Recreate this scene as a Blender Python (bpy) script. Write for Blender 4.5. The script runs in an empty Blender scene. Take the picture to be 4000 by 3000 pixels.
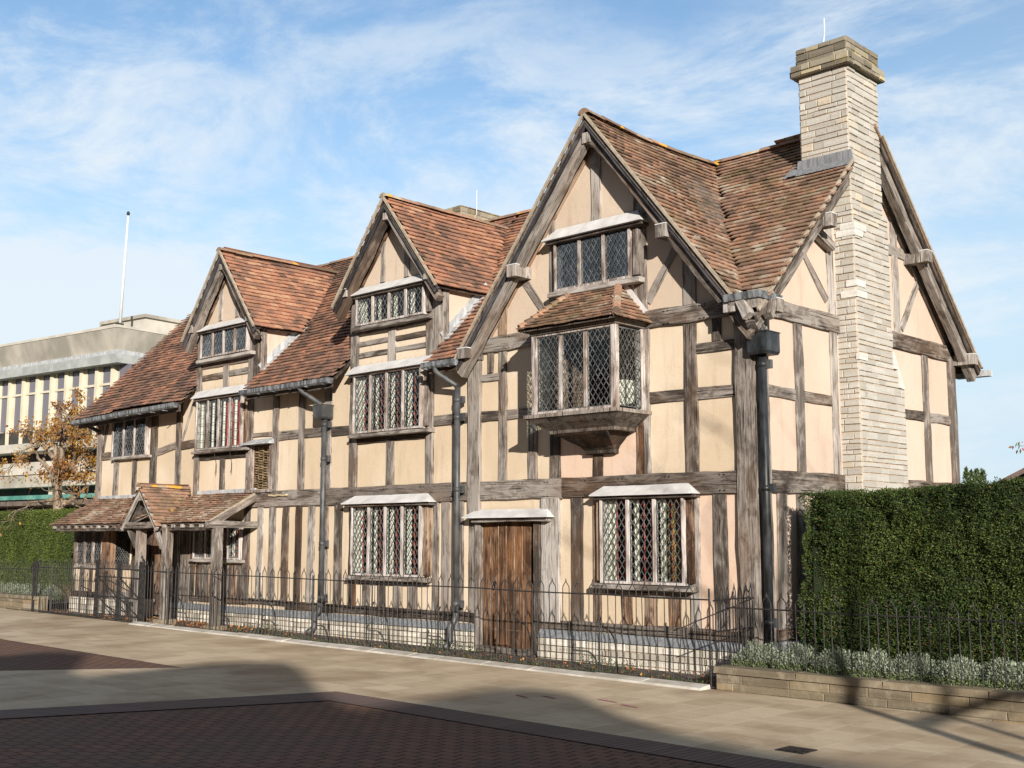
import bpy, math, random
import numpy as np
from mathutils import Vector, Matrix, noise
from mathutils.geometry import tessellate_polygon
random.seed(7)
RNG = np.random.default_rng(7)
S = bpy.context.scene
COL = S.collection
# ------------------------------------------------------------------ camera, world, sun
cam = bpy.data.cameras.new("camera")
cam.lens = 41.14
cam.sensor_width = 36
cam.clip_end = 3000
camo = bpy.data.objects.new("camera", cam)
COL.objects.link(camo)
camo.location = (7.27, -11.65, 1.65)
YAW = math.radians(46.35)
PITCH = math.atan(598 / 4571)
camo.rotation_euler = (math.radians(90) + PITCH, 0, math.radians(90) - YAW)
S.camera = camo
S.view_settings.view_transform = 'Standard'
S.view_settings.look = 'None'
S.view_settings.exposure = 0.55
S.view_settings.gamma = 1
SUN = Vector((1.35, -1.0, 0.5)).normalized()
ELEV = math.asin(SUN.z)
world = bpy.data.worlds.new("World")
S.world = world
world.use_nodes = True
sd = bpy.data.lights.new("sun", 'SUN')
sd.energy = 5.0
sd.angle = math.radians(0.55)
sd.color = (1.0, 0.925, 0.83)
so = bpy.data.objects.new("sun", sd)
COL.objects.link(so)
so.location = (30, -30, 20)
so.rotation_euler = (-SUN).to_track_quat('-Z', 'Y').to_euler()


def build_world():
    nt = world.node_tree
    N = nt.nodes
    L = nt.links
    N.clear()
    out = N.new('ShaderNodeOutputWorld')
    bg = N.new('ShaderNodeBackground')
    sky = N.new('ShaderNodeTexSky')
    sky.sky_type = 'NISHITA'
    sky.sun_disc = False
    sky.sun_elevation = ELEV
    sky.sun_rotation = math.radians(126.5)
    sky.air_density = 1.0
    sky.dust_density = 0.6
    sky.ozone_density = 1.6
    tc = N.new('ShaderNodeTexCoord')

    def mapping(rot, scale, loc=(0, 0, 0)):
        m = N.new('ShaderNodeMapping')
        m.inputs['Rotation'].default_value = rot
        m.inputs['Scale'].default_value = scale
        m.inputs['Location'].default_value = loc
        L.new(tc.outputs['Generated'], m.inputs['Vector'])
        return m

    def ns(m, sc, det, rough, dist):
        n = N.new('ShaderNodeTexNoise')
        n.inputs['Scale'].default_value = sc
        n.inputs['Detail'].default_value = det
        n.inputs['Roughness'].default_value = rough
        n.inputs['Distortion'].default_value = dist
        L.new(m.outputs[0], n.inputs['Vector'])
        return n

    def mr(src, a, b, c=0.0, d=1.0):
        r = N.new('ShaderNodeMapRange')
        r.inputs[1].default_value = a
        r.inputs[2].default_value = b
        r.inputs[3].default_value = c
        r.inputs[4].default_value = d
        r.interpolation_type = 'SMOOTHSTEP'
        L.new(src, r.inputs[0])
        return r.outputs[0]

    def mth(op, a, b):
        m = N.new('ShaderNodeMath')
        m.operation = op
        for i, v in enumerate((a, b)):
            if isinstance(v, (int, float)):
                m.inputs[i].default_value = v
            else:
                L.new(v, m.inputs[i])
        return m.outputs[0]
    # wispy high cloud, stretched along one heading
    w = ns(mapping((0, 0, 1.2), (1.0, 3.0, 5.2), (2.0, 2.6, 5.3)), 2.4, 10, 0.66, 0.35)
    patch = ns(mapping((0, 0, 0.2), (1.0, 1.0, 1.8), (5.3, 2.0, 2.6)), 2.2, 3, 0.5, 0.3)
    wisp = mth('MULTIPLY', mr(w.outputs[0], 0.38, 0.66), mr(patch.outputs[0], 0.26, 0.48))
    # soft bank near the horizon, towards -X
    sep = N.new('ShaderNodeSeparateXYZ')
    L.new(tc.outputs['Generated'], sep.inputs[0])
    bn = ns(mapping((0, 0, 0), (1.0, 1.0, 3.5), (0.7, 1.3, 0)), 4.5, 6, 0.55, 0.3)
    hz = mth('SUBTRACT', sep.outputs['Z'], mth('MULTIPLY', mth('SUBTRACT', bn.outputs[0], 0.5), 0.13))
    bank = mth('MULTIPLY', mr(hz, 0.250, 0.228), mr(sep.outputs['X'], -0.62, -0.82))
    # sky darkened on the sun side, behind the camera, to weaken the fill light
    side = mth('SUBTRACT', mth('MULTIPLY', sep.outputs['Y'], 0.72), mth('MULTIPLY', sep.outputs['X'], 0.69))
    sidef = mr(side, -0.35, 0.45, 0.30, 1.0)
    haze = mth('MULTIPLY', mr(sep.outputs['Z'], 0.44, 0.04, 0.0, 0.85), 1.0)
    veil = mr(sep.outputs['X'], -0.55, -0.15, 0.0, 0.22)
    cld = mth('MAXIMUM', mth('MULTIPLY', wisp, 0.85), mth('MULTIPLY', bank, 0.8))
    tot = mth('MINIMUM', mth('ADD', haze, veil), 0.92)
    hmix = N.new('ShaderNodeMixRGB')
    hmix.inputs[2].default_value = (4.0, 5.0, 5.8, 1)
    L.new(tot, hmix.inputs[0])
    mix = N.new('ShaderNodeMixRGB')
    tint = N.new('ShaderNodeMixRGB')
    tint.blend_type = 'MULTIPLY'
    tint.inputs[0].default_value = 1.0
    tint.inputs[2].default_value = (1.06, 1.15, 1.19, 1)
    L.new(sky.outputs[0], tint.inputs[1])
    L.new(tint.outputs[0], hmix.inputs[1])
    L.new(hmix.outputs[0], mix.inputs[1])
    mix.inputs[2].default_value = (5.3, 5.75, 6.1, 1)
    L.new(cld, mix.inputs[0])
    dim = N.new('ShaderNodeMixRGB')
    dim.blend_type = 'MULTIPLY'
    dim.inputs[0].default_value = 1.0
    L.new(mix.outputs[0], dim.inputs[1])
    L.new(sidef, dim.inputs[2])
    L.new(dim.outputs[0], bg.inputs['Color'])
    bg.inputs['Strength'].default_value = 0.108
    L.new(bg.outputs[0], out.inputs['Surface'])


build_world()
# ------------------------------------------------------------------ materials


class MatB:
    def __init__(s, name, rough=0.85, spec=0.3):
        s.m = bpy.data.materials.new(name)
        s.m.use_nodes = True
        s.N = s.m.node_tree.nodes
        s.L = s.m.node_tree.links
        s.p = s.N['Principled BSDF']
        s.p.inputs['Roughness'].default_value = rough
        s.p.inputs['Specular IOR Level'].default_value = spec
        s.tc = s.N.new('ShaderNodeTexCoord')

    def coord(s, scale=(1, 1, 1), rot=(0, 0, 0), kind='Object', loc=(0, 0, 0)):
        m = s.N.new('ShaderNodeMapping')
        m.inputs['Scale'].default_value = scale
        m.inputs['Rotation'].default_value = rot
        m.inputs['Location'].default_value = loc
        s.L.new(s.tc.outputs[kind], m.inputs[0])
        return m.outputs[0]

    def noise(s, vec, scale, det=4, rough=0.55, dist=0.0, out=0):
        n = s.N.new('ShaderNodeTexNoise')
        s.L.new(vec, n.inputs['Vector'])
        n.inputs['Scale'].default_value = scale
        n.inputs['Detail'].default_value = det
        n.inputs['Roughness'].default_value = rough
        n.inputs['Distortion'].default_value = dist
        return n.outputs[out]

    def ramp(s, fac, stops):
        r = s.N.new('ShaderNodeValToRGB')
        e = r.color_ramp.elements
        while len(e) < len(stops):
            e.new(0.5)
        for i, (p, c) in enumerate(stops):
            e[i].position = p
            e[i].color = (*c, 1) if len(c) == 3 else c
        s.L.new(fac, r.inputs[0])
        return r.outputs[0]

    def range(s, src, a, b, c=0.0, d=1.0):
        r = s.N.new('ShaderNodeMapRange')
        for i, v in enumerate((a, b, c, d)):
            r.inputs[i + 1].default_value = v
        s.L.new(src, r.inputs[0])
        return r.outputs[0]

    def mix(s, fac, a, b, mode='MIX'):
        m = s.N.new('ShaderNodeMixRGB')
        m.blend_type = mode
        for i, v in enumerate((fac, a, b)):
            if isinstance(v, (int, float)):
                m.inputs[i].default_value = v
            elif isinstance(v, tuple):
                m.inputs[i].default_value = (*v, 1)
            else:
                s.L.new(v, m.inputs[i])
        return m.outputs[0]

    def math(s, op, a, b=0.0):
        m = s.N.new('ShaderNodeMath')
        m.operation = op
        for i, v in enumerate((a, b)):
            if isinstance(v, (int, float)):
                m.inputs[i].default_value = v
            else:
                s.L.new(v, m.inputs[i])
        return m.outputs[0]

    def attr(s, name='tcol'):
        a = s.N.new('ShaderNodeAttribute')
        a.attribute_name = name
        return a.outputs['Fac']

    def rand(s):
        return s.N.new('ShaderNodeObjectInfo').outputs['Random']

    def bump(s, h, strength=0.3, dist=0.01):
        b = s.N.new('ShaderNodeBump')
        b.inputs['Strength'].default_value = strength
        b.inputs['Distance'].default_value = dist
        s.L.new(h, b.inputs['Height'])
        s.L.new(b.outputs[0], s.p.inputs['Normal'])

    def color(s, c):
        if isinstance(c, tuple):
            s.p.inputs['Base Color'].default_value = (*c, 1)
        else:
            s.L.new(c, s.p.inputs['Base Color'])
        return s


def m_wood(name, dark, mid, light, warm=(0.20, 0.11, 0.06), warmamt=0.5, spread=0.55):
    b = MatB(name, 0.9, 0.15)
    r = b.rand()
    # shift the pattern per timber
    comb = b.N.new('ShaderNodeCombineXYZ')
    b.L.new(b.math('MULTIPLY', r, 37.0), comb.inputs[0])
    b.L.new(b.math('MULTIPLY', r, 91.0), comb.inputs[1])
    b.L.new(b.math('MULTIPLY', r, 53.0), comb.inputs[2])
    va = b.N.new('ShaderNodeVectorMath')
    va.operation = 'ADD'
    b.L.new(b.coord(), va.inputs[0])
    b.L.new(comb.outputs[0], va.inputs[1])

    def sc(v):
        m = b.N.new('ShaderNodeMapping')
        m.inputs['Scale'].default_value = v
        b.L.new(va.outputs[0], m.inputs[0])
        return m.outputs[0]
    grain = b.noise(sc((48, 48, 2.2)), 1.0, 6, 0.65, 0.6)
    blot = b.noise(sc((7, 7, 2.4)), 1.0, 6, 0.66, 0.8)
    big = b.noise(sc((2, 2, 0.7)), 1.0, 3, 0.5)
    t = b.math('ADD', b.math('MULTIPLY', grain, 0.34), b.math('MULTIPLY', blot, 0.66))
    t = b.math('ADD', t, b.math('MULTIPLY', b.math('SUBTRACT', r, 0.5), spread * 0.35))
    c = b.ramp(t, [(0.40, dark), (0.485, mid), (0.59, light)])
    wf = b.range(big, 0.50, 0.66, 0.0, warmamt)
    c = b.mix(wf, c, b.mix(0.8, c, warm, 'MIX'))
    crack = b.noise(sc((70, 70, 1.6)), 1.0, 3, 0.5, 0.3)
    c = b.mix(b.range(crack, 0.41, 0.35), c, tuple(v * 0.45 for v in dark))
    kn = b.N.new('ShaderNodeTexVoronoi')
    kn.inputs['Scale'].default_value = 1.0
    b.L.new(sc((5, 5, 2.2)), kn.inputs['Vector'])
    c = b.mix(b.range(kn.outputs['Distance'], 0.16, 0.06, 0, 0.75), c, tuple(v * 0.6 for v in dark))
    b.color(c)
    b.bump(b.math('ADD', grain, crack), 0.55, 0.012)
    return b.m


M = {}
M['oak'] = m_wood('weathered_oak', (0.062, 0.051, 0.043), (0.160, 0.136, 0.117), (0.305, 0.275, 0.248), warmamt=0.35)
M['oak_pale'] = m_wood('silvered_oak', (0.12, 0.103, 0.09), (0.28, 0.25, 0.225), (0.44, 0.41, 0.38), warmamt=0.25)
M['oak_dark'] = m_wood('dark_oak', (0.034, 0.027, 0.022), (0.085, 0.069, 0.058), (0.18, 0.155, 0.135), warmamt=0.4)
M['oak_brown'] = m_wood('brown_oak', (0.04, 0.024, 0.016), (0.16, 0.10, 0.068), (0.34, 0.25, 0.18), warm=(0.26, 0.12, 0.055), warmamt=0.7)
M['slate_board'] = m_wood('slate_grey_board', (0.02, 0.02, 0.023), (0.045, 0.044, 0.05), (0.09, 0.088, 0.095), warmamt=0.1)
M['door_oak'] = m_wood('door_oak', (0.055, 0.030, 0.018), (0.165, 0.092, 0.052), (0.31, 0.20, 0.13), warm=(0.33, 0.15, 0.06), warmamt=0.75)
M['frame'] = m_wood('window_frame_wood', (0.14, 0.11, 0.095), (0.36, 0.31, 0.28), (0.60, 0.56, 0.53), warmamt=0.4)


def m_plaster(name, a, b_, pink):
    b = MatB(name, 0.92, 0.1)
    v = b.coord()
    n1 = b.noise(v, 0.55, 3, 0.5)
    n2 = b.noise(v, 2.6, 5, 0.6)
    c = b.ramp(n1, [(0.42, a), (0.58, b_)])
    crk = b.N.new('ShaderNodeTexVoronoi')
    crk.feature = 'DISTANCE_TO_EDGE'
    crk.inputs['Scale'].default_value = 1.7
    wv = b.N.new('ShaderNodeVectorMath')
    wv.operation = 'ADD'
    b.L.new(v, wv.inputs[0])
    b.L.new(b.noise(v, 5, 3, 0.6, 0, 1), wv.inputs[1])
    b.L.new(wv.outputs[0], crk.inputs['Vector'])
    c = b.mix(b.range(n2, 0.5, 0.72, 0, 0.38), c, pink)
    st = b.noise(b.coord((7, 7, 0.9)), 1.0, 5, 0.6)
    c = b.mix(b.range(st, 0.55, 0.74, 0, 0.40), c, (0.36, 0.25, 0.17))
    c = b.mix(b.range(crk.outputs['Distance'], 0.010, 0.0, 0, 0.35), c, (0.33, 0.24, 0.17))
    f = b.noise(v, 38, 3, 0.6)
    c = b.mix(b.range(f, 0.3, 0.8, 0, 0.06), c, (0.35, 0.28, 0.2))
    b.color(c)
    b.bump(b.math('ADD', b.math('MULTIPLY', n2, 2.2), b.math('MULTIPLY', f, 0.35)), 0.35, 0.012)
    return b.m


M['plaster'] = m_plaster('lime_plaster', (0.575, 0.465, 0.335), (0.67, 0.565, 0.435), (0.64, 0.49, 0.35))
M['plaster_tan'] = m_plaster('tan_plaster', (0.53, 0.43, 0.335), (0.58, 0.475, 0.375), (0.56, 0.43, 0.33))
M['plaster_pink'] = m_plaster('pink_plaster', (0.64, 0.47, 0.355), (0.66, 0.51, 0.41), (0.66, 0.41, 0.29))
M['plaster_end'] = m_plaster('peach_plaster', (0.56, 0.44, 0.355), (0.60, 0.485, 0.40), (0.59, 0.445, 0.355))


def m_tiles(name, mossy, yth=0.755):
    b = MatB(name, 0.9, 0.2)
    t = b.attr()
    v = b.coord()
    if mossy:
        st = [(0.0, (0.13, 0.09, 0.068)), (0.26, (0.24, 0.16, 0.115)), (0.52, (0.32, 0.20, 0.145)), (0.74, (0.42, 0.235, 0.15)), (0.90, (0.38, 0.31, 0.24)), (1.0, (0.52, 0.45, 0.36))]
    else:
        st = [(0.0, (0.12, 0.08, 0.062)), (0.22, (0.22, 0.13, 0.095)), (0.50, (0.32, 0.175, 0.118)), (0.80, (0.45, 0.215, 0.13)), (1.0, (0.50, 0.30, 0.19))]
    big = b.noise(v, 1.1, 3, 0.5)
    t2 = b.math('ADD', t, b.range(big, 0.35, 0.65, -0.22, 0.22))
    c = b.ramp(t2, st)
    fine = b.noise(v, 26, 4, 0.6)
    c = b.mix(b.range(fine, 0.42, 0.78, 0, 0.5), c, (0.13, 0.085, 0.065))
    lich = b.noise(v, 7.5, 5, 0.65)
    c = b.mix(b.range(lich, 0.63 if mossy else 0.69, 0.72 if mossy else 0.78, 0, 0.75), c, (0.40, 0.36, 0.29))
    moss = b.noise(b.coord(loc=(3, 1, 8)), 2.2, 5, 0.65)
    c = b.mix(b.range(moss, 0.48 if mossy else 0.66, 0.68 if mossy else 0.82, 0, 0.6), c, (0.16, 0.13, 0.06))
    yl = b.noise(b.coord(loc=(9, 4, 2)), 3.1, 3, 0.5)
    c = b.mix(b.range(yl, yth, yth + .03, 0, 0.9), c, (0.62, 0.34, 0.04))
    b.color(c)
    b.bump(fine, 0.5, 0.006)
    return b.m


M['tile'] = m_tiles('red_clay_tile', False)
M['tile_moss'] = m_tiles('mossy_clay_tile', True)
M['tile_ridge'] = m_tiles('lichened_ridge_tile', True, 0.62)


def m_stone(name, stops, lich=0.62, stain=(0.12, 0.10, 0.07)):
    b = MatB(name, 0.92, 0.15)
    t = b.attr()
    v = b.coord()
    c = b.ramp(t, stops)
    lay = b.noise(b.coord((2.5, 2.5, 26)), 1.0, 4, 0.6)
    c = b.mix(b.range(lay, 0.35, 0.62, 0.30, 0), c, (0.30, 0.25, 0.19))
    n = b.noise(v, 6, 5, 0.62)
    c = b.mix(b.range(n, lich, lich + 0.12, 0, 0.6), c, stain)
    b.color(c)
    b.bump(b.math('ADD', lay, b.noise(v, 22, 4, 0.6)), 0.5, 0.012)
    return b.m


M['stone'] = m_stone('pale_limestone', [(0, (0.38, 0.365, 0.33)), (0.35, (0.445, 0.43, 0.39)), (0.84, (0.50, 0.485, 0.445)), (0.92, (0.54, 0.475, 0.37)), (1.0, (0.62, 0.61, 0.58))], 0.66)
M['stone_cap'] = m_stone('lichened_stone', [(0, (0.10, 0.09, 0.07)), (0.5, (0.20, 0.18, 0.14)), (0.85, (0.34, 0.31, 0.24)), (1.0, (0.50, 0.42, 0.26))], 0.55, (0.30, 0.24, 0.07))
M['stone_plinth'] = m_stone('plinth_stone', [(0, (0.40, 0.37, 0.31)), (0.5, (0.60, 0.56, 0.48)), (1.0, (0.74, 0.70, 0.62))], 0.62)
M['stone_wall'] = m_stone('golden_stone', lich=.52, stain=(.30, .26, .19), stops= [(0, (0.12, 0.10, 0.07)), (0.4, (0.17, 0.14, 0.095)), (0.75, (0.22, 0.175, 0.11)), (0.9, (0.30, 0.20, 0.10)), (1.0, (0.28, 0.26, 0.21))])


def m_simple(name, c1, c2, scale=4.0, rough=0.85, bump=0.2, spec=0.3, metal=0.0, mode=(1, 1, 1), mid=(0.4, 0.62)):
    b = MatB(name, rough, spec)
    n = b.noise(b.coord(mode), scale, 5, 0.6)
    b.color(b.ramp(n, [(mid[0], c1), (mid[1], c2)]))
    b.p.inputs['Metallic'].default_value = metal
    if bump:
        b.bump(b.noise(b.coord(mode), scale * 4, 4, 0.6), bump, 0.01)
    return b.m


M['mortar'] = m_simple('tan_mortar', (0.42, 0.29, 0.18), (0.52, 0.38, 0.26), 8)
M['verge_mortar'] = m_simple('verge_mortar', (0.30, 0.25, 0.19), (0.42, 0.36, 0.28), 12)
M['lead'] = m_simple('weathered_lead', (0.30, 0.32, 0.34), (0.50, 0.515, 0.52), 5, 0.55, 0.15, 0.5, 0.0, (3, 3, 1))
M['lead_blue'] = m_simple('lead_flashing', (0.14, 0.15, 0.16), (0.25, 0.26, 0.27), 5, 0.5, 0.15, 0.5, 0.0, (8, 8, 1))
M['hood'] = m_simple('white_painted_lead', (0.50, 0.495, 0.49), (0.68, 0.68, 0.68), 2, 0.6, 0.05, 0.3, 0, (3, 3, .6), (.35, .7))
M['pipe'] = m_simple('painted_downpipe', (0.04, 0.042, 0.044), (0.085, 0.088, 0.092), 4, 0.5, 0.15, 0.5, 0, (2, 2, 1))
M['pipe_dark'] = m_simple('black_downpipe', (0.012, 0.014, 0.015), (0.045, 0.05, 0.055), 4, 0.45, 0.15, 0.5, 0, (2, 2, 1))
M['gutter'] = m_simple('lead_gutter', (0.06, 0.065, 0.07), (0.25, 0.265, 0.28), 9, 0.55, 0.15, 0.4, 0, (2.5, 1, 0.5))
M['iron'] = m_simple('black_iron', (0.010, 0.011, 0.012), (0.035, 0.03, 0.028), 20, 0.55, 0.3, 0.4)
M['leadcame'] = m_simple('lead_came', (0.055, 0.058, 0.058), (0.16, 0.165, 0.165), 9, 0.5, 0, 0.4)
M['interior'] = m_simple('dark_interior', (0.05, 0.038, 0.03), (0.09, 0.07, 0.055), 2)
M['reveal_curtain'] = m_simple('cream_reveal_curtain', (0.62, 0.58, 0.48), (0.75, 0.72, 0.62), 3, 0.9, 0)
M['redbar'] = m_simple('red_cord', (0.42, 0.06, 0.035), (0.55, 0.10, 0.06), 9, 0.8, 0)
M['gold'] = m_simple('yellow_hanging', (0.09, 0.07, 0.02), (0.36, 0.28, 0.07), 12, 0.9, 0, mode=(2, 2, 1), mid=(0.45, 0.6))
M['redcloth'] = m_simple('red_hanging', (0.30, 0.02, 0.02), (0.60, 0.05, 0.04), 2, 0.9, 0)
M['wattle'] = m_simple('woven_wattle', (0.08, 0.055, 0.03), (0.30, 0.215, 0.12), 14, 0.95, 0.5)
M['rope'] = m_simple('straw_rope', (0.42, 0.33, 0.2), (0.56, 0.46, 0.3), 30, 0.95, 0.5)
M['concrete'] = m_simple('aged_concrete', (0.30, 0.28, 0.24), (0.48, 0.45, 0.39), 0.9, 0.9, 0.2, 0.2, 0, (1, 1, 0.5))
M['concrete_lt'] = m_simple('pale_concrete', (0.42, 0.40, 0.35), (0.54, 0.51, 0.45), 1.0, 0.9, 0.2)
M['cream'] = m_simple('cream_fin', (0.54, 0.49, 0.38), (0.62, 0.57, 0.45), 1.5, 0.8, 0.0)
M['grey_band'] = m_simple('grey_band', (0.28, 0.30, 0.30), (0.38, 0.40, 0.39), 2.0, 0.8, 0.1)
M['copper'] = m_simple('verdigris_copper', (0.06, 0.20, 0.17), (0.14, 0.33, 0.28), 2.0, 0.7, 0.1)
M['darkpanel'] = m_simple('dark_panel', (0.03, 0.03, 0.028), (0.06, 0.055, 0.05), 3, 0.7, 0)
M['white'] = m_simple('white_paint', (0.62, 0.62, 0.61), (0.7, 0.7, 0.69), 3, 0.5, 0)
M['brickred'] = m_simple('red_brick', (0.30, 0.08, 0.05), (0.40, 0.13, 0.08), 8, 0.85, 0.2)
M['bark'] = m_simple('grey_bark', (0.11, 0.085, 0.06), (0.30, 0.24, 0.18), 9, 0.95, 0.5, 0.1, 0, (1, 1, 0.4))
M['soil'] = m_simple('dark_soil', (0.055, 0.047, 0.038), (0.15, 0.125, 0.10), 6, 0.95, 0.6)
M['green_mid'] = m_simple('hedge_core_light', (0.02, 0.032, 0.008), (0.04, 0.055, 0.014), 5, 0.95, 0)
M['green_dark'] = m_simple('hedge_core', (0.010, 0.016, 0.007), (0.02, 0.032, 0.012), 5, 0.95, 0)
M['magenta'] = m_simple('magenta_paint', (0.34, 0.05, 0.15), (0.36, 0.16, 0.18), 12, 0.9, 0)


def m_glass(name, tint=(0.86, 0.90, 0.90), rough=0.03, base=0.06):
    m = bpy.data.materials.new(name)
    m.use_nodes = True
    N = m.node_tree.nodes
    L = m.node_tree.links
    N.clear()
    o = N.new('ShaderNodeOutputMaterial')
    tr = N.new('ShaderNodeBsdfTransparent')
    tr.inputs[0].default_value = (*tint, 1)
    gl = N.new('ShaderNodeBsdfGlossy')
    gl.inputs['Roughness'].default_value = rough
    gl.inputs['Color'].default_value = (0.85, 0.9, 0.95, 1)
    fr = N.new('ShaderNodeLayerWeight')
    pw = N.new('ShaderNodeMath')
    pw.operation = 'POWER'
    pw.inputs[1].default_value = 4.0
    L.new(fr.outputs['Facing'], pw.inputs[0])
    ad = N.new('ShaderNodeMath')
    ad.operation = 'MULTIPLY_ADD'
    ad.inputs[1].default_value = 0.6
    ad.inputs[2].default_value = base
    L.new(pw.outputs[0], ad.inputs[0])
    tc = N.new('ShaderNodeTexCoord')
    n = N.new('ShaderNodeTexNoise')
    n.inputs['Scale'].default_value = 9
    L.new(tc.outputs['Object'], n.inputs['Vector'])
    bp = N.new('ShaderNodeBump')
    bp.inputs['Strength'].default_value = 0.35
    bp.inputs['Distance'].default_value = 0.01
    L.new(n.outputs[0], bp.inputs['Height'])
    L.new(bp.outputs[0], gl.inputs['Normal'])
    mx = N.new('ShaderNodeMixShader')
    L.new(ad.outputs[0], mx.inputs[0])
    L.new(tr.outputs[0], mx.inputs[1])
    L.new(gl.outputs[0], mx.inputs[2])
    L.new(mx.outputs[0], o.inputs[0])
    return m


M['glass'] = m_glass('old_glass')
M['glass_blue'] = m_glass('upper_glass', (0.62, 0.70, 0.78), 0.05, 0.22)


def m_leaf(name, stops, trans=0.25, rough=0.6):
    b = MatB(name, rough, 0.25)
    t = b.attr()
    c = b.ramp(t, stops)
    b.color(c)
    tr = b.N.new('ShaderNodeBsdfTranslucent')
    b.L.new(c, tr.inputs[0])
    mx = b.N.new('ShaderNodeMixShader')
    mx.inputs[0].default_value = trans
    b.L.new(b.p.outputs[0], mx.inputs[1])
    b.L.new(tr.outputs[0], mx.inputs[2])
    b.L.new(mx.outputs[0], b.N['Material Output'].inputs[0])
    return b.m


M['yew'] = m_leaf('yew_leaf', [(0, (0.020, 0.038, 0.010)), (0.55, (0.052, 0.084, 0.020)), (0.975, (0.11, 0.145, 0.035)), (0.99, (0.14, 0.07, 0.03)), (1, (0.18, 0.09, 0.04))], 0.15)
M['yew_pale'] = m_leaf('yew_leaf_light', [(0, (0.045, 0.065, 0.012)), (0.5, (0.085, 0.12, 0.022)), (1, (0.14, 0.18, 0.04))], 0.15)  # paler green copy of the yew leaf, for the far left hedge
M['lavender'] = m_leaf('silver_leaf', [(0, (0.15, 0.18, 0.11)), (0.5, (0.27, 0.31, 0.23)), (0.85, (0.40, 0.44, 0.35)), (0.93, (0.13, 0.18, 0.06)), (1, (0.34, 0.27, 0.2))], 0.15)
M['autumn'] = m_leaf('autumn_leaf', [(0, (0.24, 0.11, 0.04)), (0.4, (0.42, 0.21, 0.05)), (0.75, (0.50, 0.31, 0.07)), (1, (0.62, 0.48, 0.08))], 0.35)
M['weedleaf'] = m_leaf('weed_leaf', [(0, (0.03, 0.055, 0.015)), (1, (0.11, 0.16, 0.04))], 0.3)
M['litter'] = m_leaf('dead_leaf', [(0, (0.22, 0.08, 0.03)), (0.6, (0.45, 0.17, 0.05)), (1, (0.62, 0.32, 0.10))], 0.2)
M['twig'] = m_leaf('brown_twig', [(0, (0.10, 0.065, 0.04)), (1, (0.28, 0.20, 0.12))], 0.1)


def m_paving():
    b = MatB('buff_paving_slabs', 0.8, 0.25)
    br = b.N.new('ShaderNodeTexBrick')
    b.L.new(b.coord((1, 1, 1), loc=(0.03, 0.25, 0)), br.inputs['Vector'])
    br.offset = 0.5
    br.inputs['Scale'].default_value = 1.0
    br.inputs['Mortar Size'].default_value = 0.008
    br.inputs['Mortar Smooth'].default_value = 0.4
    br.inputs['Brick Width'].default_value = 0.37
    br.inputs['Row Height'].default_value = 0.37
    br.offset = 0.0
    br.inputs['Color1'].default_value = (0.46, 0.365, 0.25, 1)
    br.inputs['Color2'].default_value = (0.60, 0.49, 0.35, 1)
    br.inputs['Mortar'].default_value = (0.64, 0.54, 0.38, 1)
    v = b.coord()
    c = br.outputs['Color']
    # damp brown staining between the slabs
    n = b.noise(v, 0.75, 5, 0.6, 0.4)
    c = b.mix(b.range(n, 0.47, 0.64, 0, 0.6), c, (0.25, 0.165, 0.095))
    n2 = b.noise(b.coord((1, 2.2, 1)), 3.2, 5, 0.65)
    c = b.mix(b.range(n2, 0.5, 0.75, 0, 0.4), c, (0.32, 0.235, 0.15))
    n3 = b.noise(v, 60, 3, 0.6)
    c = b.mix(b.range(n3, 0.35, 0.75, 0, 0.22), c, (0.22, 0.17, 0.12))
    b.color(c)
    b.bump(b.math('ADD', b.math('MULTIPLY', br.outputs['Fac'], -0.3), b.math('MULTIPLY', n3, 0.3)), 0.5, 0.006)
    return b.m


def m_paviors(name, w, h, rot, c1, c2, joint, offs=0.5, sc=(1, 1, 1), ms=0.006):
    b = MatB(name, 0.85, 0.2)
    br = b.N.new('ShaderNodeTexBrick')
    b.L.new(b.coord(sc, rot), br.inputs['Vector'])
    br.offset = offs
    br.inputs['Scale'].default_value = 1.0
    br.inputs['Mortar Size'].default_value = ms
    br.inputs['Mortar Smooth'].default_value = 0.2
    br.inputs['Brick Width'].default_value = w
    br.inputs['Row Height'].default_value = h
    br.inputs['Color1'].default_value = (*c1, 1)
    br.inputs['Color2'].default_value = (*c2, 1)
    br.inputs['Mortar'].default_value = (*joint, 1)
    v = b.coord()
    n = b.noise(v, 0.9, 4, 0.6)
    c = b.mix(b.range(n, 0.45, 0.7, 0, 0.45), br.outputs['Color'], (0.11, 0.085, 0.075))
    n3 = b.noise(v, 50, 3, 0.6)
    c = b.mix(b.range(n3, 0.35, 0.75, 0, 0.3), c, (0.06, 0.045, 0.045))
    b.color(c)
    b.bump(b.math('ADD', b.math('MULTIPLY', br.outputs['Fac'], -1.2), b.math('MULTIPLY', n3, 0.3)), 0.7, 0.006)
    return b.m


M['paving'] = m_paving()
M['pavior'] = m_paviors('brown_paviors', 0.08, 0.1, (0, 0, 0), (0.205, 0.105, 0.068), (0.145, 0.085, 0.060), (0.016, 0.012, 0.010), sc=(.4, 1, 1), ms=.0045)
M['soldier'] = m_paviors('soldier_course', 0.07, 50, (0, 0, 0), (0.20, 0.135, 0.11), (0.15, 0.11, 0.10), (0.04, 0.034, 0.032), 0.0)
M['kerb'] = m_simple('white_kerb_stone', (0.38, 0.35, 0.30), (0.56, 0.53, 0.48), 3, 0.8, 0.3)
# ------------------------------------------------------------------ mesh helpers
WM = {}


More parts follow.
